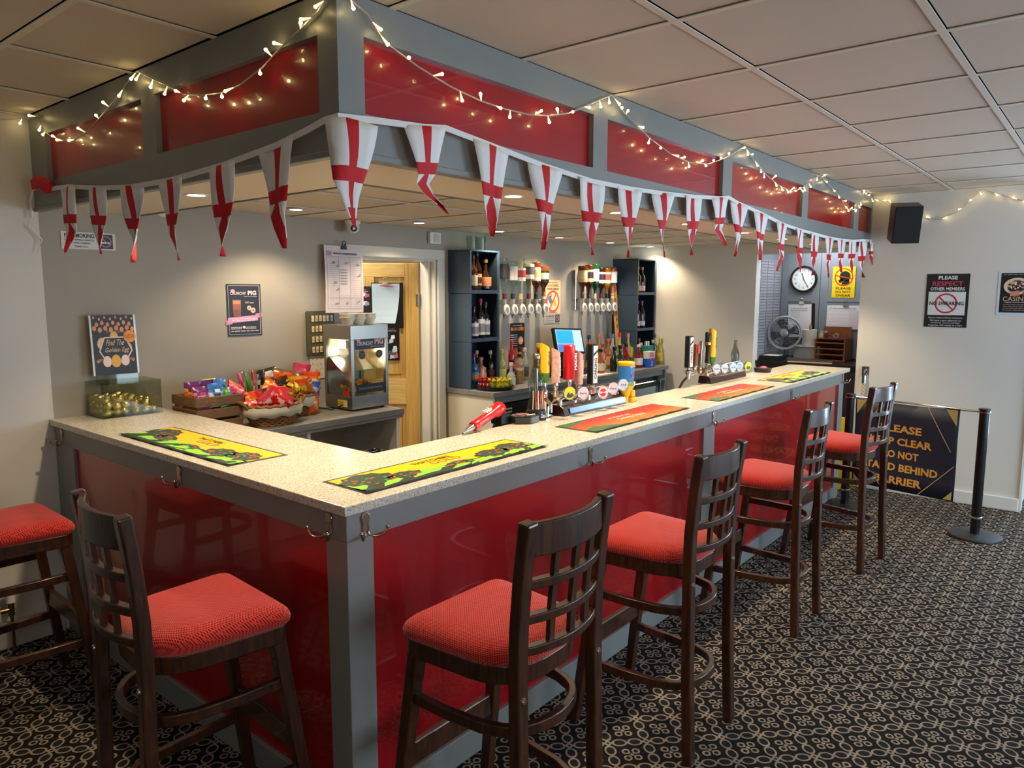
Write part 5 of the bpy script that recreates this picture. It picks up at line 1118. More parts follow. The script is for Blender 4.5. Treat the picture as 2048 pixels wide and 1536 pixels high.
# right group of bottles
R = 'in the bottle row right of the till'
for a in ((4.30, 2.16, .30, .033, 'slim', 'c8b8a0', 'd8b8a0', 'tall pale bottle '+R, 'd0c0b0', None), (4.36, 2.05, .28, .036, 'spirit', '1a2418', 'd84838', 'dark bottle with red cap '+R, 'd89050', 'e0d8c8'), (4.36, 1.93, .225, .042, 'squat', 'c86a28', '14100c', 'amber bottle with black cap '+R, 'd8c8a0', None),
          (4.50, 2.15, .335, .034, 'slim', '5a6a70', '1a3a5a', 'grey bottle with navy cap '+R, '4a5a68', None), (4.50, 2.0, .26, .036, 'spirit', 'd8a0a8', 'c02838', 'pink bottle with red cap '+R, 'e0d0d0', None), (4.60, 1.93, .23, .042, 'squat', '0e3a26', '101810', 'dark green squat bottle at the front '+R, None, None),
          (4.66, 2.14, .335, .034, 'spirit', 'd8a050', 'e06a18', 'tall bottle with orange cap '+R, 'e0b060', None), (4.70, 1.93, .24, .043, 'squat', '1a4a48', '0f1a1a', 'teal squat bottle at the front '+R, None, None), (4.76, 2.10, .29, .034, 'spirit', 'd87838', 'd86018', 'orange bottle with orange cap '+R, 'e09858', None),
          (4.87, 2.12, .33, .034, 'spirit', 'd0e0e8', '2a80c0', 'clear bottle with light blue cap '+R, '6aa8d0', None), (4.84, 1.95, .25, .042, 'squat', '9a1420', '1a1010', 'ruby squat bottle with black cap '+R, 'd84830', None), (4.93, 2.02, .23, .04, 'round', 'c02030', 'c86040', 'red round bottle with orange label '+R, 'e07848', None),
          (5.0, 2.12, .335, .036, 'spirit', 'd8d080', 'd02028', 'pale yellow bottle with red cap '+R, 'd8d8a8', None), (5.05, 1.93, .225, .042, 'squat', 'a01838', 'd8d4d0', 'cherry red bottle with white label '+R, 'e4dcd4', None), (5.10, 2.08, .325, .036, 'spirit', 'd8c890', 'd07088', 'pale bottle with pink cap '+R, 'd0c070', None),
          (5.17, 1.98, .235, .04, 'squat', 'clear', 'd0a878', 'clear bottle with cork stopper '+R, '!d8d8b0', None), (5.36, 1.93, .315, .032, 'slim', 'clear', '3a2848', 'pink drink bottle with purple cap '+R, '!d85070', None), (5.44, 1.99, .25, .036, 'round', 'clear', 'c8c4c0', 'clear bottle with yellow drink '+R, '!d8c038', None), (5.465, 1.925, .29, .034, 'spirit', 'd8c838', 'd8d848', 'yellow bottle with lime cap '+R, 'd8b828', None)): bottle(a[0], a[1], c, *a[2:8], a[8], a[9])
t = T('napkin_box', 'blue and white box at the front edge right of the bottles', 'box', (5.18, 1.875, c)); M('blue_half', Bx(5.10, 5.225, 1.845, 1.91, c, c+.085), mat('box_blue', '1a58c0', .4, noise=.05), t, bevel=.002); M('white_half', Bx(5.10, 5.225, 1.845, 1.91, c+.085, c+.155), mat('box_white', 'e0d4cc', .4, noise=.05), t, bevel=.002)
p = Print(F_back(5.163, c+.08, 1.8445)); p.rect(-.04, .04, .025, .06, 'c84848', 1); p.rect(-.03, .03, .032, .053, 'e0a8a0', 2); p.rect(-.062, .062, .0, .012, 'd05a68', 1); p.ring(0, -.035, .012, .016, 'd8e0ec', 1); p.disc(0, -.062, .01, 'd8e0ec', 1); p.build(t)
t = T('teal_box', 'teal tea box behind the blue and white box', 'box', (5.28, 1.99, c)); M('box', Bx(5.245, 5.345, 1.93, 2.03, c, c+.2), mat('box_teal', '2a8a80', .4, noise=.3, nscale=30), t, bevel=.002); b = new_bm(); [cyl(b, (x, 1.98, c+.2), (x, 1.98, c+.245), .017, .015) for x in (5.275, 5.318)]; M('stoppers', b, mat('grey_stopper', 'a8a8a8', .3, .5, noise=.05), t, smooth=True)
t = T('yellow_box', 'small yellow carton behind the blue and white box', 'box', (5.19, 2.05, c)); M('carton', Bx(5.10, 5.20, 2.03, 2.09, c, c+.19), mat('box_yellow', 'e0b828', .4, noise=.1), t, bevel=.002)
for i, (x, y) in enumerate(((4.565, 1.87), (4.80, 1.865))):
    t = T('jigger', ['left', 'right'][i]+' steel spirit measure in front of the bottle row', 'measure', (x, y, c)); b = new_bm(); lathe(b, (x, y, c), [(.02, 0), (.006, .05), (.006, .056), (.022, .12), (.02, .12), (.004, .06)], 16); M('body', b, CHROME, t, smooth=True)

# ------------------------------------------------------------------ on the bar: towels
YEL, DGR, LGR = 'eebc0c', '2c3a30', '8fd43a'
def towel(F, L, W, label, kind, seed):
    """F origin at the towel's centre, u along it, v away from the drinker"""
    t = T('bar_towel', label, 'bar towel', F @ Vector((0, 0, 0))); wob = lambda u, v: .0012 + (.0035*(1+math.sin(u*42+seed)) if v < -W*.36 else 0)*min(1, (-v-W*.36)/(W*.14) if v < -W*.36 else 0)
    n = 44; b = new_bm(); rows = [[b.verts.new(F @ Vector((u, v, wob(u, v)))) for u in [L*(i/n-.5) for i in range(n+1)]] for v in [W*q for q in (-.5, -.46, -.42, -.36, 0, .5)]]
    for A, B in zip(rows, rows[1:]):
        for i in range(n): b.faces.new((A[i], A[i+1], B[i+1], B[i]))
    o = M('cloth', b, P('2f3430'), t, smooth='flat'); o.modifiers.new('s', 'SOLIDIFY').thickness = .0012
    p = Print(F, .0004); p.wob = lambda u, v: wob(u, v)+.0003; a, c = L/2-.012, W/2-.012; r = random.Random(seed)
    if kind == 'tree':
        p.rect(-a, a, -c*.35, c, YEL, 1)
        def hill(x0, x1, h0, h1, col, z):
            m = 14; pts = [(x0+(x1-x0)*i/m, h0+(h1-h0)*i/m+.012*math.sin(i*1.1+seed)) for i in range(m+1)]
            for q in range(m): p.poly([(pts[q][0], -c), (pts[q+1][0], -c), pts[q+1], pts[q]], col, z)
        hill(-a, a, -c*.05, -c*.55, LGR, 2); hill(-a, a, -c*.35, -c*.8, DGR, 3); hill(-a*.2, a, -c*.8, -c*.4, LGR, 3.4); hill(-a*.2, a, -c*.95, -c*.62, DGR, 3.8)
        for u, v, rx, ry in ((-a*.78, c*.15, .10, .075), (-a*.5, -c*.25, .07, .04), (a*.05, -c*.45, .07, .03), (a*.5, -c*.25, .085, .055), (a*.8, -c*.05, .08, .06)):
            p.poly([(u+rx*(1+.12*math.sin(7*q))*math.cos(q), v+ry*(1+.15*math.sin(9*q))*math.sin(q)) for q in [2*PI*i/22 for i in range(22)]], '2c4434', 4.5)
            for k in range(15): q, s = r.uniform(0, 6.3), math.sqrt(r.random())*.85; p.disc(u+rx*s*math.cos(q), v+ry*s*math.sin(q), .0075, ['d8483c', '5aa84a'][k % 3 == 2], 5.5, 7, .8)
        p.text('THATCHERS', -.02, c*.62, .026, '3a3410', .19, 3, bold=.02); p.text('GOLD', .02, c*.28, .034, '8a6a10', .15, 3.2, bold=0); p.text('Somerset Cider', .05, c*.02, .01, 'f0e8c8', .14, 5)
    else:
        m = 10
        for i in range(m): v0, v1 = -c+2*c*i/m, -c+2*c*(i+1)/m; q = i/(m-1); col = '%02x%02x%02x' % (int(238-16*q), int(124-92*q), int(22+8*q)); p.rect(-a, a, v0, v1, col, 1, 12, 1)
        for tri in ([(-a, -c), (-a+.30, -c), (-a+.10, -c*.2), (-a, -c*.45)], [(-a, c), (-a+.24, c), (-a+.06, c*.55), (-a, c*.4)]): p.poly(tri, '3f6a3a', 2)
        for k in range(7): u = a-.02-.05*k; p.bar(u-.12, r.uniform(-c*.2, c*.8), u, r.uniform(-c*.2, c*.8), .006, 'b8281c', 2)
        p.text('el mejor de', -.03, c*.32, .03, 'f0dcc4', .2, 3, slant=.2); p.text('Cerveza fresca', .02, -c*.06, .036, 'f0dcc4', .26, 3, slant=.2); p.text('para todos', .06, -c*.42, .018, 'f0b070', .16, 3)
    p.rect(-L/2+.003, L/2-.003, -W/2+.002, -W/2+.008, '1c1f1c', 6, 40, 1)
    p.build(t)
CT = 1.0722
towel(frame((.168, 1.168, CT), (0, -1, 0), (1, 0, 0)), .90, .245, 'yellow and green bar towel on the short side of the bar', 'tree', 1)
towel(frame((.59, .168, CT), (1, -.008, 0), (0, 1, 0)), .92, .228, 'yellow and green bar towel on the long side, nearest the bar corner', 'tree', 2)
towel(frame((1.875, .173, CT), (1, 0, 0), (0, 1, 0)), .915, .232, 'red and orange bar towel in front of the first row of taps', 'red', 3)
towel(frame((3.10, .156, CT), (1, 0, 0), (0, 1, 0)), .88, .235, 'red and orange bar towel in front of the second row of taps', 'red', 4)
towel(frame((4.235, .138, CT), (1, -.012, 0), (0, 1, 0)), .85, .245, 'yellow and green bar towel at the far end of the bar', 'tree', 5)
# ------------------------------------------------------------------ beer taps
def badge(t, x, y, z, col, col2, word, r=.034):
    d = Vector((-.42, -1, .28)).normalized()
    b = new_bm(); cyl(b, (x+.012, y+.055, z-.035), (x, y, z), .009, .012, 10); lathe(b, Vector((x, y, z)), [(0, -.014), (r*.9, -.012), (r, 0), (r*.98, .006), (r*.9, .007)], 26, d, cap=False); M('badge_lens', b, CHROME, t, smooth=True)
    F = frame(Vector((x, y, z))+d*.0075, Vector((0, 0, 1)).cross(d)*1, (0, 0, 1)); p = Print(F); p.disc(0, 0, r*.95, col, 0, 28)
    if col2: p.disc(-.002, .0, r*.62, col2, 1, 20) if word != 'tree' else p.poly([(-.02, -.012), (-.008, .006), (.0, -.004), (.012, .002), (.024, -.012), (.008, -.022), (-.012, -.022)], col2, 1)
    if word not in ('tree', None): p.text(word, 0, .0, .011, '3a6a90' if col2 is None else 'e8e8ea', r*1.2, 2)
    p.build(t, 'badge_print')
def slant_cyl(b, x, y, z0, z1, r, cut, n=18, mi=0):
    lo = [b.verts.new((x+r*math.cos(2*PI*i/n), y+r*math.sin(2*PI*i/n), z0)) for i in range(n)]; hi = [b.verts.new((x+r*math.cos(2*PI*i/n), y+r*math.sin(2*PI*i/n), z1 - cut*(r*math.cos(2*PI*i/n)-r*math.sin(2*PI*i/n)*.3)/r)) for i in range(n)]
    for i in range(n): b.faces.new((lo[i], lo[(i+1) % n], hi[(i+1) % n], hi[i])).material_index = mi
    b.faces.new(lo[::-1]); b.faces.new(hi)
def stem(t, x, y, z0, z1):
    b = new_bm(); lathe(b, (x, y, z0), [(.014, 0), (.016, .02), (.009, .03), (.012, (z1-z0)*.6), (.016, (z1-z0)*.75), (.011, z1-z0)], 12); M('stem', b, CHROME, t, smooth=True)
def up_text(t, F, body, h, ln, col, name='lettering'): p = Print(F); p.text(body, 0, 0, h, col, ln, 1, rot=PI/2, bold=.04); p.build(t, name)
def face_frame(x, y, z): return frame((x, y, z), (1, -.0, 0), (0, 0, 1))
PATT = mat('pink_floral', 'd8a494', .4, noise=.5, nscale=45)
def handle_patterned(t, x, y, z0, z1):
    b = new_bm(); slant_cyl(b, x, y, z0, z1, .022, .014); M('tap_handle', b, PATT, t, smooth=True)
    b = new_bm(); n = 16; d = Vector((.55, -.15, 1)).normalized(); lathe(b, Vector((x, y, z1+.002)), [(0, 0), (.021, 0)], n, d, cap=False); M('handle_top', b, mat('handle_red', 'c83048', .35, noise=.03), t)
    up_text(t, face_frame(x+.004, y-.0232, (z0+z1)/2), 'BLOSSOM', .012, .09, 'e8e0d8')
def handle_block(t, x, y, z0, z1, word):
    F = frame((x, y, z0), (1, 0, 0), (0, 1, 0)) @ Matrix.Rotation(-.15, 4, 'Z')
    b = new_bm(); prism(b, [(-.022, -.018), (.022, -.018), (.022, .018), (-.022, .018)], 0, z1-z0, F); M('tap_handle', b, BLACK, t, bevel=.004)
    FF = F @ frame((0, -.0185, 0), (1, 0, 0), (0, 0, 1)); p = Print(FF); h = z1-z0; p.rect(-.012, .021, .006, h-.008, 'dedcd4', 1); p.poly([(-.012, h-.062), (.021, h-.04), (.021, h-.026), (-.012, h-.048)], '17181a', 2); p.text(word, .005, h*.40, .018, '23241f', h*.52, 2, rot=PI/2, bold=.04); p.build(t)
def handle_gold(t, x, y, z0, z1):
    b = new_bm(); slant_cyl(b, x, y, z0+.05, z1, .025, .016); M('tap_handle', b, mat('handle_yellow', 'eeb814', .35, noise=.04), t, smooth=True)
    b = new_bm(); lathe(b, (x, y, z0), [(.014, 0), (.024, .02), (.025, .05)], 16); M('handle_foot', b, mat('handle_green', '4a7a2a', .4, noise=.4, nscale=50), t, smooth=True)
    b = new_bm(); lathe(b, Vector((x, y, z1+.002)), [(0, 0), (.026, 0)], 16, Vector((.6, -.16, 1)), cap=False); M('handle_top', b, mat('handle_cream', 'e8dc98', .4, noise=.05), t)
    up_text(t, face_frame(x+.006, y-.0262, (z0+z1)/2+.03), 'Gold', .022, .07, '5a5010')
def tap_rack(x0, x1, y0, label, blue):
    t = T('tap_rack', label, 'beer taps', ((x0+x1)/2, y0+.05, 1.072))
    prof = [(y0, .001), (y0+.012, .04), (y0+.03, .052), (y0+.095, .052), (y0+.10, .001)]; b = new_bm(); prism(b, prof, x0, x1, Matrix(((0, 0, 1, 0), (1, 0, 0, 0), (0, 1, 0, 1.072), (0, 0, 0, 1)))); M('base', b, mat('tap_base_wood', '2e1610', .25, coat=.4, noise=.2, nscale=12), t, bevel=.003)
    if blue:
        F = frame(((x0+x1)/2+.02, y0+.0035, 1.072+.022), (1, 0, 0), (0, .295, 1)); b = new_bm(); L = (x1-x0)/2-.03; prism(b, [(-L, -.012), (L, -.012), (L, .014), (-L, .014)], 0, .003, F); M('drip_plate', b, mat('steel_blue_reflection', '8fa8d0', .2, .5, noise=.04), t)  # plate tinted blue: the reflection is put into its colour
    b = new_bm(); z = 1.072+.098; y = y0+.045; cyl(b, (x0-.06, y, z), (x1-.03, y, z), .024, .024, 20); M('rail', b, CHROME, t, smooth=True)
    b = new_bm(); lathe(b, (x0-.07, y, z), [(0, 0), (.026, 0), (.031, .004), (.031, .02), (.024, .024)], 22, (1, 0, 0)); M('end_cap', b, mat('dark_chrome', '8a8074', .2, 1, noise=.15), t, smooth=True)
    n = 5; b = new_bm()
    for i in range(n): x = x0+.02+(x1-x0-.08)*i/(n-1); cyl(b, (x, y, 1.12), (x, y, z), .014, .012, 10)
    M('pillars', b, CHROME, t, smooth=True)
    return t
t = tap_rack(1.675, 2.27, .415, 'first row of five beer taps on the bar, next to the bottle shaped fountain', True)
for x, z, c1, c2, wd in ((1.632, 1.199, 'e4e218', '3a4a14', 'tree'), (1.749, 1.187, 'e0d4d8', None, 'Pure'), (1.934, 1.172, 'e0dcd8', 'c82044', 'M'), (2.031, 1.183, 'e0d0d6', None, 'Pure'), (2.132, 1.192, 'c8dce4', None, 'TAP')): badge(t, x, .36, z, c1, c2, wd)
stem(t, 1.616, .43, 1.18, 1.25); handle_patterned(t, 1.616, .43, 1.25, 1.405)
stem(t, 1.73, .43, 1.18, 1.26); b = new_bm(); lathe(b, (1.73, .43, 1.255), [(0, 0), (.028, 0), (.03, .004), (.03, .168), (.026, .172), (0, .172)], 20); M('tap_handle', b, mat('handle_scarlet', 'd01020', .3, coat=.3, noise=.03), t, smooth=True); up_text(t, face_frame(1.742, .399, 1.345), 'MADRI', .022, .085, 'e6e0dc')
stem(t, 1.815, .43, 1.17, 1.225); handle_patterned(t, 1.815, .43, 1.222, 1.382)
stem(t, 1.94, .43, 1.16, 1.215); handle_block(t, 1.94, .43, 1.21, 1.42, 'CARLING')
t = T('beer_tap', 'single chrome beer tap with a tall yellow handle behind the bottle shaped fountain', 'beer tap', (1.565, .46, 1.072)); b = new_bm(); lathe(b, (1.565, .46, 1.072), [(.03, 0), (.03, .006), (.012, .012), (.012, .1), (.018, .11), (.018, .14), (.01, .15), (.01, .18)], 14); cyl(b, (1.565, .46, 1.18), (1.55, .41, 1.15), .01); cyl(b, (1.55, .41, 1.15), (1.548, .405, 1.11), .009, .006); M('column', b, CHROME, t, smooth=True); handle_gold(t, 1.565, .46, 1.25, 1.43)
M('card', Bx(1.53, 1.60, .475, .477, 1.0725, 1.145), mat('tent_card', 'b8d0c0', .5, noise=.3, nscale=40), t)
t = tap_rack(3.385, 3.99, .415, 'second row of five beer taps on the bar, towards the far end', False)
for i, (x, z) in enumerate(((3.323, 1.184), (3.452, 1.177), (3.594, 1.173), (3.707, 1.171), (3.861, 1.16))): badge(t, x, .36, z, 'c4d8e2' if i < 4 else 'dfe020', '4a5a20' if i == 4 else '8fb0c8' if i == 3 else None, 'tree' if i == 4 else ('Pure', 'Wave', 'ICE', 'SEA')[i])
stem(t, 3.21, .46, 1.15, 1.215); b = new_bm(); beam(b, (3.21, .46, 1.21), (3.215, .46, 1.35), .026, .026, .046, .034); M('tap_handle', b, wood_material('handle_brown', '6a3418', '7a4020', .4), t, bevel=.003); p = Print(face_frame(3.222, .4385, 1.32)); p.rect(-.012, .016, -.03, .02, 'd0342c', 1); p.build(t, 'badge_patch')
stem(t, 3.30, .46, 1.15, 1.2); b = new_bm(); sweep(b, [(3.295, .46, 1.19), (3.298, .46, 1.24), (3.302, .46, 1.30), (3.315, .46, 1.365)], [(-.016, -.012), (.016, -.012), (.02, .012), (-.02, .012)], up=(0, 1, 0)); M('tap_handle', b, STEEL, t, bevel=.004)
stem(t, 3.405, .46, 1.17, 1.22); b = new_bm(); lathe(b, (3.405, .46, 1.215), [(.02, 0), (.016, .03), (.014, .1), (.02, .12), (.022, .2), (.016, .208), (0, .21)], 14); M('tap_handle', b, BLACK, t, smooth=True); b = new_bm(); lathe(b, (3.405, .46, 1.335), [(.0205, 0), (.0225, .003), (.0225, .018), (.0215, .02)], 14, cap=False); M('gold_band', b, mat('brass', 'b08a4a', .25, 1, noise=.05), t)
stem(t, 3.476, .46, 1.17, 1.22); handle_gold(t, 3.476, .46, 1.2, 1.43)
t = T('beer_tap', 'single beer tap with black and white handle left of the second row', 'beer tap', (3.10, .45, 1.072)); b = new_bm(); lathe(b, (3.10, .45, 1.13), [(.012, 0), (.012, .03), (.022, .035), (.022, .055), (.01, .06), (.01, .08)], 12); cyl(b, (3.10, .45, 1.155), (3.20, .455, 1.16), .013); M('body', b, CHROME, t, smooth=True); b = new_bm(); tube(b, [(3.10, .45, 1.15), (3.085, .48, 1.11), (3.07, .50, 1.06), (3.06, .51, .98)], .008, 7); M('hose', b, BLACKM, t, smooth=True); handle_block(t, 3.10, .45, 1.205, 1.41, 'CARLING')
# cola fountain
t = T('cola_fountain', 'clear bottle shaped drinks fountain on a black base beside the soda gun', 'fountain', (1.525, .48, 1.072)); o = (1.525, .48, 1.072)
b = new_bm(); lathe(b, o, [(.0, 0), (.05, 0), (.052, .006), (.046, .045), (.0, .048)], 26); M('base', b, BLACK, t, smooth=True)
b = new_bm(); lathe(b, o, [(.040, .048), (.040, .07), (.033, .105), (.034, .125), (.040, .155), (.041, .175), (.036, .205), (.024, .24), (.016, .265), (.0155, .30)], 22, cap=False); M('bottle', b, clear_glass('fountain_glass', 'd8e0de', .3), t, smooth=True)
b = new_bm(); lathe(b, o, [(.011, .05), (.011, .25)], 10); M('inner_tube', b, CHROME, t, smooth=True)
b = new_bm(); lathe(b, o, [(.018, .298), (.021, .30), (.021, .318), (.018, .322), (0, .322)], 16); M('cap', b, STEEL, t, smooth=True)
for i in range(7):
    a = math.radians(195+20*i); b = new_bm(); pts = [(o[0]+r*math.cos(a), o[1]+r*math.sin(a), o[2]+z) for r, z in ((.0408, .055), (.037, .09), (.0345, .115), (.038, .145))]; sweep(b, pts, rect(.005, .0015), up=(math.cos(a), math.sin(a), 0)); M('stripe', b, mat('stripe_red', 'c8302a', .4, noise=.05) if i % 2 else mat('stripe_cream', 'd8ccb0', .4, noise=.05), t)
F = frame((o[0]+.048*math.cos(4.5), o[1]+.05*math.sin(4.5), o[2]+.024), (1, -.25, 0), (0, 0.14, 1)); p = Print(F); p.text('Coca-Cola', .012, 0, .02, 'e0dedc', .05, 2, slant=.2); p.build(t, 'lettering')
# bar caddy and soda gun
t = T('bar_caddy', 'low black bar caddy with a red label beside the soda gun', 'caddy', (1.43, .545, 1.072)); F = frame((1.43, .50, 1.072), (1, -.35, 0), (.35, 1, 0)) ; b = new_bm(); prism(b, [(.078*math.cos(a), .062*math.sin(a)-.03) for a in [PI/6+PI*i/3 for i in range(6)]], .0005, .038, F); M('body', b, mat('caddy_black', '1a1c1b', .2, noise=.05, coat=.5), t, bevel=.006); p = Print(moved(F, .0388)); p.poly([(-.045, -.03), (.02, -.045), (.035, -.015), (-.03, .0)], 'b82428', 1); p.text('BAR', -.0, -.022, .014, 'e8c8c0', .05, 2); p.poly([(.0, -.065), (.05, -.055), (.055, -.04), (.0, -.048)], 'd8d0c4', 1); p.build(t)
t = T('soda_gun', 'red soda gun with a steel nozzle resting in its holder on the bar edge', 'soda gun', (1.2, .5, 1.072))
a, c_ = Vector((1.075, .485, 1.098)), Vector((1.325, .535, 1.15)); d = (c_-a).normalized()
RG = mat('gun_red', 'c01418', .25, coat=.5, noise=.04); b = new_bm(); lathe(b, a, [(0, 0), (.022, .0), (.026, .015), (.022, .05), (.023, .17), (.033, .2), (.036, .235), (.03, .255), (0, .257)], 18, d); M('body', b, RG, t, smooth=True)
b = new_bm(); lathe(b, a, [(.016, .0), (.014, -.035), (.006, -.06), (.004, -.085)], 12, d, cap=False); M('nozzle', b, STEEL, t, smooth=True)
b = new_bm(); u = d.cross(Vector((0, -1, 0))).normalized(); u = u if u.z > 0 else -u
for i in range(6): q = a+d*(.12+.018*(i//2))+u*.024+Vector((0, 1, 0))*(.009*(-1)**i); cyl(b, q, q+u*.008, .0065, .006, 8)
M('buttons', b, WHITE, t, smooth=True); M('holder', Bx(1.29, 1.36, .5, .57, 1.0725, 1.118), BLACK, t, bevel=.006); b = new_bm(); tube(b, [c_-d*.01, c_+Vector((.03, .02, -.01)), c_+Vector((.04, .05, -.06)), (1.34, .60, 1.02), (1.33, .62, .9)], .011, 8); M('hose', b, BLACKM, t, smooth=True)
# yellow drum font
t = T('drum_font', 'tall yellow and blue drum shaped beer font at the right end of the first taps', 'beer font', (2.30, .43, 1.072)); o = (2.285, .43, 1.072); YL = mat('font_yellow', 'e8b80c', .35, noise=.05)
b = new_bm(); lathe(b, o, [(.045, .12), (.046, .215), (.0, .216)], 22); M('drum', b, mat('font_blue', '2a78c0', .4, noise=.12, nscale=20), t, smooth=True)
b = new_bm(); lathe(b, o, [(.0, .21), (.047, .21), (.049, .214), (.049, .228), (.044, .232), (0, .23)], 22); M('lid', b, YL, t, smooth=True)
b = new_bm(); lathe(b, o, [(.02, .035), (.03, .07), (.044, .085), (.046, .12), (0, .121)], 20); cyl(b, (2.285, .43, 1.072), (2.285, .43, 1.11), .018, .016); M('neck', b, YL, t, smooth=True); b = new_bm(); cyl(b, (2.30, .47, 1.072), (2.30, .47, 1.17), .012); M('black_pipe', b, BLACKM, t)
F = face_frame(2.28, .3835, 1.23); p = Print(F); n = 10
for i in range(n): u = -.03+.006*i; p.rect(u, u+.003, .045, .053, 'e8e4d0', 1)
p.poly([(-.02, .02), (-.005, .0), (.012, .012), (.02, .022), (.012, .0), (-.008, -.014)], 'b8482a', 1); p.poly([(-.032, -.045), (.032, -.035), (.032, -.055), (-.032, -.06)], '5a9a38', 1); p.rect(.012, .022, -.062, -.035, 'e8e4dc', 2); p.build(t)
b = new_bm(); prism(b, rrect(2.305, 2.365, .40, .45, .012), 1.0725, 1.10); prism(b, rrect(2.315, 2.355, .405, .445, .01), 1.10, 1.14); M('foot', b, YL, t, bevel=.006)
# end of the bar
t = T('cola_bottle', 'small clear ribbed glass bottle behind the second row of taps', 'bottle', (3.93, .47, 1.072)); b = new_bm(); lathe(b, (3.93, .485, 1.125), [(.028, 0), (.03, .03), (.025, .06), (.03, .1), (.028, .125), (.014, .165), (.011, .2), (.012, .215)], 16); M('glass', b, clear_glass('grey_glass', 'c4c8c6', .3), t, smooth=True); M('stand', Bx(3.90, 3.96, .455, .515, 1.125-.052, 1.125), BLACK, t)
t = T('ash_pot', 'small black bowl with a pink lid on the bar beyond the second taps', 'bowl', (4.37, .44, 1.072)); b = new_bm(); lathe(b, (4.37, .44, 1.0725), [(0, 0), (.06, 0), (.068, .03), (.06, .032), (0, .03)], 20); M('bowl', b, BLACK, t, smooth=True); b = new_bm(); ball(b, (4.36, .43, 1.107), .03, 1.2, .9, .45); M('pink_lid', b, mat('pink_foil', 'c85068', .4, noise=.1), t, smooth=True)

# ------------------------------------------------------------------ recess with the office worktop
t = T('recess_worktop', 'dark worktop filling the recess behind the end of the bar', 'worktop', (5.9, .5, 0)); M('top', Bx(5.56, 6.16, .052, .963, 1.02, 1.05), mat('dark_laminate', '1c1a19', .3, noise=.1), t); M('front', Bx(5.58, 5.60, .055, .96, 0, 1.02), mat('dark_front', '262322', .45, noise=.1), t)
t = T('cupboard', 'pair of grey panelled cupboard doors at the back of the recess', 'cupboard', (6.18, .5, 1.05))
for y0, y1, nm_ in ((.055, .585, 'right'), (.59, .96, 'left')):
    b = new_bm(); box(b, 6.172, 6.195, y0, y1, 1.06, 2.19); d0 = M('door', b, GREY2, t, bevel=.002)
    b = new_bm(); w_ = .07
    for a in ((y0, y0+w_, 1.06, 2.19), (y1-w_, y1, 1.06, 2.19), (y0+w_, y1-w_, 1.06, 1.15), (y0+w_, y1-w_, 2.08, 2.19), (y0+w_, y1-w_, 1.60, 1.66)): box(b, 6.166, 6.172, *a)
    o = M('door_frame', b, GREY2, d0)
ft = T('desk_fan', 'grey round desk fan standing in the recess', 'fan', (5.84, .79, 1.05)); cx, cy, cz, R_ = 5.84, .795, 1.305, .152; FG = mat('fan_grey', '6f747a', .4, .3, noise=.05); ax = Vector((-1, -.12, .05)).normalized()
q = Vector((0, 0, 1)).rotation_difference(ax)
def fan_pt(r, a, n): return Vector((cx, cy, cz)) + q @ Vector((r*math.cos(a), r*math.sin(a), n))
b = new_bm(); sweep(b, [fan_pt(R_, 2*PI*i/40, 0) for i in range(40)], circ(.011, 8), up=ax, closed=True); M('outer_ring', b, mat('fan_ring', 'a8aaac', .4, noise=.03), ft, smooth=True)
for s, nm_ in ((.03, 'front_guard'), (-.045, 'rear_guard')):
    b = new_bm()
    for i in range(44): a = 2*PI*i/44; tube(b, [fan_pt(.035, a, s), fan_pt(.10, a, s*.95), fan_pt(R_, a, 0)], .0014, 4)
    for rr in (.07, .11): sweep(b, [fan_pt(rr, 2*PI*i/30, s) for i in range(30)], circ(.0016, 4), up=ax, closed=True)
    M(nm_, b, FG, ft)
b = new_bm(); lathe(b, fan_pt(0, 0, .028), [(0, .008), (.03, .006), (.038, 0), (.036, -.01)], 22, ax); M('hub_cap', b, mat('fan_hub', 'b8bcbe', .2, .6, noise=.03), ft, smooth=True)
for k in range(4):
    b = new_bm(); a0 = PI/2*k; g = [[b.verts.new(fan_pt(rr, a0+da*(1 if rr > .05 else .5), -.012+.02*(da-.3))) for da in (0, .25, .5, .8)] for rr in (.025, .06, .1, .13)]
    for A, B in zip(g, g[1:]):
        for i in range(3): b.faces.new((A[i], A[i+1], B[i+1], B[i]))
    o = M('blade', b, mat('fan_blade', '3a3e42', .35, noise=.05), ft, smooth=True); o.modifiers.new('s', 'SOLIDIFY').thickness = .002
b = new_bm(); cyl(b, fan_pt(0, 0, -.03), fan_pt(0, 0, -.12), .045, .035, 16); M('motor', b, FG, ft, smooth=True)
b = new_bm(); cyl(b, (cx+.07, cy, cz-.02), (cx+.06, cy, 1.07), .016, .022, 12); lathe(b, (cx+.05, cy, 1.051), [(0, 0), (.10, 0), (.10, .008), (.05, .022), (0, .024)], 26); M('stand', b, mat('fan_stand', '3c444c', .4, noise=.05), ft, smooth=True)
t = T('plastic_box', 'pale frosted plastic box behind the fan in the recess', 'box', (6.05, .64, 1.05)); M('box', Bx(5.95, 6.14, .50, .74, 1.051, 1.165), mat('frosted_plastic', '8f9296', .4, noise=.05), t, bevel=.006); M('lid', Bx(5.945, 6.145, .495, .745, 1.165, 1.178), mat('frosted_lid', 'a4a8aa', .4, noise=.03), t, bevel=.004)
t = T('plant_pot', 'white cylindrical pot with a small gold cactus on the frosted box', 'plant pot', (6.03, .62, 1.178)); b = new_bm(); lathe(b, (6.03, .62, 1.1785), [(0, 0), (.062, 0), (.066, .01), (.067, .155), (.062, .155), (.06, .14), (0, .138)], 26); M('pot', b, WHITE, t, smooth=True); b = new_bm(); lathe(b, (6.03, .615, 1.315), [(.008, 0), (.014, .03), (.012, .06), (0, .085)], 10); M('cactus', b, mat('cactus_gold', '8a7a3a', .5, noise=.3, nscale=60), t, smooth=True)
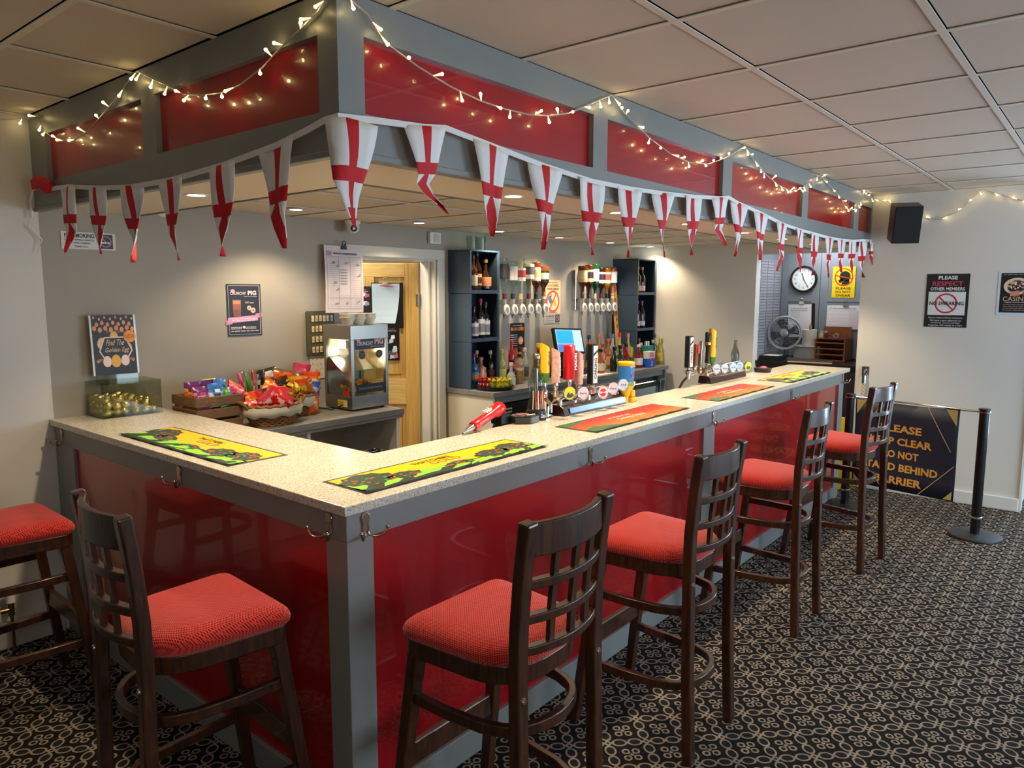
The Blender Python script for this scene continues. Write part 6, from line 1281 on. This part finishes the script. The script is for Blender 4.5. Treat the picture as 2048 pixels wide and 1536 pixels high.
t = T('desk_organiser', 'brown wooden desk organiser with shelves in the recess', 'organiser', (6.04, .41, 1.05)); OW = wood_material('organiser_wood', '7a4420', '8f5428', .45, (2, 9, 9), 5)
Y0, Y1, X0, X1 = .255, .53, 5.90, 6.14
for y in (Y0, Y1-.012): M('side', Bx(X0, X1, y, y+.012, 1.052, 1.25), OW, t)
for z in (1.052, 1.105, 1.16, 1.215): M('tray', Bx(X0, X1, Y0+.012, Y1-.012, z, z+.01), OW, t)
M('back', Bx(X1-.012, X1, Y0+.012, Y1-.012, 1.052, 1.365), OW, t); M('ledge', Bx(X0+.02, X1-.012, Y0+.012, Y1-.012, 1.25, 1.26), mat('ledge_red', '5a1a1e', .4, noise=.1), t)
for i, (y, c1, c2) in enumerate(((.50, 'd8c04a', 'c8b8a0'), (.46, '4a3060', 'b8a8b0'))):
    o_ = T('spice_jar', ['yellow', 'purple'][i]+' labelled small jar on the desk organiser', 'jar', (6.0, y, 1.26)); b = new_bm(); lathe(b, (6.0, y, 1.2605), [(.018, 0), (.02, .035), (.014, .05)], 12); M('body', b, mat('jar_'+c1, c1, .4, noise=.1), o_, smooth=True); b = new_bm(); lathe(b, (6.0, y, 1.31), [(.016, 0), (.016, .018), (0, .019)], 12); M('lid', b, mat('jar_'+c2, c2, .3, noise=.1), o_, smooth=True)
o_ = T('tape_roll', 'silver roll of tape lying on the desk organiser', 'tape', (6.0, .36, 1.26)); b = new_bm(); lathe(b, (5.97, .36, 1.286), [(.013, 0), (.026, 0), (.026, .06), (.013, .06)], 20, (1, .2, 0), cap=False); M('roll', b, mat('silver_tape', '9a9a9c', .3, .6, noise=.1), o_, smooth=True)
t = T('folder', 'brown folder with pale page edges at the front of the recess worktop', 'folder', (5.72, .55, 1.05)); F = frame((5.72, .50, 1.051), (.2, -1, 0), (1, .2, 0)); b = new_bm(); prism(b, [(-.19, -.11), (.19, -.11), (.19, .11), (-.19, .11)], 0, .012, F); M('pages', b, mat('page_edges', 'd8c4a4', .6, noise=.1), t); b = new_bm(); prism(b, [(-.195, -.115), (.195, -.115), (.195, .115), (-.195, .115)], .012, .016, F); M('cover', b, mat('brown_cover', '3a2018', .5, noise=.1), t)
t = T('paper_stack', 'black stack of folders with a white top at the left of the recess', 'folders', (5.7, .86, 1.05))
for k in range(3): M('folder_layer', Bx(5.62+.01*k, 5.86, .76, .955, 1.051+.014*k, 1.063+.014*k), BLACKM, t)
M('top_sheet', Bx(5.66, 5.82, .79, .93, 1.091, 1.095), PAPER, t)

# ------------------------------------------------------------------ barrier posts, banner, rope
def stanchion(x, y, label):
    t = T('barrier_post', label, 'barrier post', (x, y, 0)); b = new_bm(); lathe(b, (x, y, 0), [(0, 0), (.165, 0), (.168, .006), (.165, .016), (.155, .02), (0, .026)], 40); M('base', b, mat('rubber_black', '1c1f24', .5, noise=.05), t, smooth=True)
    b = new_bm(); cyl(b, (x, y, .024), (x, y, .895), .031, .031, 20); M('pole', b, mat('post_black', '0b0c10', .28, coat=.3, noise=.04), t, smooth=True)
    for z in (.13, .872): b = new_bm(); lathe(b, (x, y, z), [(.033, 0), (.038, .003), (.038, .012), (.033, .015)], 20, cap=False); M('collar', b, CHROME, t, smooth=True)
    b = new_bm(); lathe(b, (x, y, .895), [(.038, 0), (.038, .008), (.0, .009)], 20); M('cap', b, BLACK, t); return t
S1, S2 = Vector((4.605, -1.02, 0)), Vector((4.80, -.105, 0))
stanchion(S1.x, S1.y, 'black barrier post with a round base, the nearer one by the white wall'); stanchion(S2.x, S2.y, 'black barrier post at the end of the bar, behind the farthest stool')
t = T('barrier_banner', 'dark navy banner with gold lettering hung between the two black barrier posts', 'banner', (4.71, -.5, .21)); dirn = (S1-S2).normalized(); F = frame(S2+dirn*.415+Vector((0, 0, .545)), dirn, (0, 0, 1)); W_, H_ = .735, .668
b = new_bm(); nu, nv = 16, 6; wv = lambda u, v: .012*math.sin(u*9+1)*(v-.2)*0.8+.006*math.sin(v*7+u*3); rows = [[b.verts.new(F @ Vector((W_*(i/nu-.5), H_*(j/nv-.5)-.012*math.sin(PI*i/nu)*(j == nv), wv(i/nu, j/nv)))) for i in range(nu+1)] for j in range(nv+1)]
for A, B in zip(rows, rows[1:]):
    for i in range(nu): b.faces.new((A[i], A[i+1], B[i+1], B[i]))
o = M('banner_cloth', b, mat('navy_banner', '1d2338', .6, noise=.08, bump=.1, nscale=60), t, smooth='flat'); o.modifiers.new('s', 'SOLIDIFY').thickness = .003
for p_ in o.data.polygons: p_.use_smooth = True
p = Print(F, .0008); p.wob = lambda u, v: wv(u/W_+.5, v/H_+.5)+.0022; GL = 'd8a452'
for i, s in enumerate(('PLEASE', 'KEEP CLEAR', 'DO NOT', 'STAND BEHIND', 'BARRIER')): p.text(s, -.02, .135-.098*i, .058, GL, (.30, .45, .27, .545, .34)[i], 1, bold=.035)
for u0, v0, u1, v1 in ((.16, .33, .33, .02), (-.16, .33, -.33, .02), (.355, -.08, .13, -.33), (-.355, -.08, -.13, -.33)): 
    for k in range(6): a, c_ = k/6, (k+1)/6; p.bar(u0+(u1-u0)*a, v0+(v1-v0)*a, u0+(u1-u0)*c_, v0+(v1-v0)*c_, .005, 'c8b48a', 1)
for sg in (-1, 1): p.poly([(sg*.355, .325), (sg*.28, .325), (sg*.355, .21)], 'b8a468', 1); p.poly([(sg*.355, -.325), (sg*.30, -.325), (sg*.355, -.26)], 'b8a468', 1)
p.build(t, 'lettering')
b = new_bm(); 
for s, e in ((S2+dirn*.03, S2+dirn*.06), (S1-dirn*.03, S1-dirn*.145)): tube(b, [s+Vector((0, 0, .88)), e+Vector((0, 0, .878))], .009, 8)
for s, e in ((S1-dirn*.04, S1-dirn*.15),): tube(b, [s+Vector((0, 0, .14)), e+Vector((0, 0, .23))], .002, 5)
M('clip', b, CHROME, t, smooth=True); b = new_bm(); tube(b, [S2+dirn*.05+Vector((0, 0, .882)), S1-dirn*.14+Vector((0, 0, .882))], .007, 8); M('top_bar', b, CHROME, t)
t = T('barrier_rope', 'pale twisted barrier rope hanging from a hook plate at the wall edge', 'rope', (5.46, -.03, .3)); b = new_bm(); RP = []
for st in range(3):
    pts = []
    for i in range(90): z = .93-.62*i/89; a = i*.55+st*2*PI/3; xo = -.02*math.sin(PI*i/89); pts.append((5.462+xo+.008*math.cos(a), -.032+.012*i/89+.008*math.sin(a), z))
    b = new_bm(); tube(b, pts, .0095, 6); M('strand', b, mat('rope_cream', 'c8b08c', .8, noise=.2, nscale=200), t, smooth=True)
b = new_bm(); cyl(b, (5.462, -.032, .92), (5.462, -.032, .985), .019, .017, 12); tube(b, [(5.462, -.032, .98), (5.455, -.035, 1.01), (5.465, -.03, 1.03), (5.48, -.028, 1.02)], .007, 7); M('end_fitting', b, CHROME, t, smooth=True); M('hook_plate', Bx(5.49, 5.499, -.058, -.004, .97, 1.06), STEEL, t)
t = T('floor_sign', 'yellow folding floor sign standing in the recess opening behind the bar end', 'floor sign', (5.3, .2, 0)); F = frame((5.30, .12, 0), (0, -1, 0), (.14, 0, 1)); b = new_bm(); prism(b, [(-.13, 0), (.13, 0), (.07, .62), (-.07, .62)], 0, .01, F); M('front_leaf', b, mat('sign_yellow', 'e8c010', .4, noise=.05), t, bevel=.003); F = frame((5.50-.02, .12, 0), (0, -1, 0), (-.14, 0, 1)); b = new_bm(); prism(b, [(-.13, 0), (.13, 0), (.07, .62), (-.07, .62)], -.01, 0, F); M('rear_leaf', b, MATS['sign_yellow'], t, bevel=.003)
# loudspeaker
t = T('loudspeaker', 'dark brown loudspeaker tilted down on the white end wall under the ceiling', 'speaker', (5.3, -.31, 2.2)); d = Vector((-math.cos(.42), -math.sin(.42), -.28)).normalized(); F = frame((5.235, -.335, 2.215), Vector((0, 0, 1)).cross(d), Vector((0, 0, 1))-d*d.z); 
b = new_bm(); prism(b, [(-.1, -.145), (.1, -.145), (.1, .145), (-.1, .145)], -.19, -.005, F); M('cabinet', b, wood_material('speaker_veneer', '2c120e', '3a1a14', .35, (8, 8, 1), 6), t, bevel=.003); b = new_bm(); prism(b, rrect(-.096, .096, -.141, .141, .006), -.005, .008, F); M('grille', b, mat('grille_cloth', '08080a', .8, noise=.3, nscale=300), t, bevel=.003)
b = new_bm(); tube(b, [F @ Vector((0, 0, -.19)), Vector((5.43, -.27, 2.22)), Vector((5.497, -.27, 2.22))], .012, 8); cyl(b, (5.49, -.27, 2.22), (5.499, -.27, 2.22), .04); M('bracket', b, BLACK, t)
# radiator and valve at the left
t = T('radiator', 'white panel radiator with a brass valve on the white wall at far left', 'radiator', (-.85, 2.24, 0)); M('panel', Bx(-1.45, -.285, 2.205, 2.225, .16, .66), GLOSSW, t, bevel=.008); 
for i in range(26): x = -1.42+.0435*i; M('fin', Bx(x, x+.024, 2.197, 2.206, .19, .63), GLOSSW, t, bevel=.003)
M('rear_panel', Bx(-1.44, -.30, 2.255, 2.27, .16, .66), GLOSSW, t); M('top_grille', Bx(-1.45, -.285, 2.205, 2.27, .655, .667), GLOSSW, t)
b = new_bm(); cyl(b, (-.285, 2.24, .20), (-.235, 2.24, .20), .011); cyl(b, (-.235, 2.24, .17), (-.235, 2.24, .235), .014); cyl(b, (-.235, 2.24, 0), (-.235, 2.24, .17), .008); M('valve', b, mat('valve_brass', 'a08a60', .3, 1, noise=.1), t, smooth=True); b = new_bm(); cyl(b, (-.235, 2.24, .235), (-.235, 2.24, .30), .02, .017, 16); M('valve_cap', b, WHITE, t, smooth=True)
# dark chair beyond the end of the wall
t = T('side_chair', 'dark wooden chair just showing past the end of the white wall', 'chair', (6.0, -1.62, 0))
M('seat', Bx(5.78, 6.2, -1.84, -1.42, .43, .47), WOOD, t, bevel=.01)
for x in (5.80, 6.16):
    for y in (-1.82, -1.46): M('leg', Bx(x, x+.035, y, y+.035, 0, .43 if x < 6 else .92), WOOD, t, bevel=.003)
for z in (.62, .75, .86): M('back_slat', Bx(6.165, 6.185, -1.79, -1.46, z, z+.05), WOOD, t)
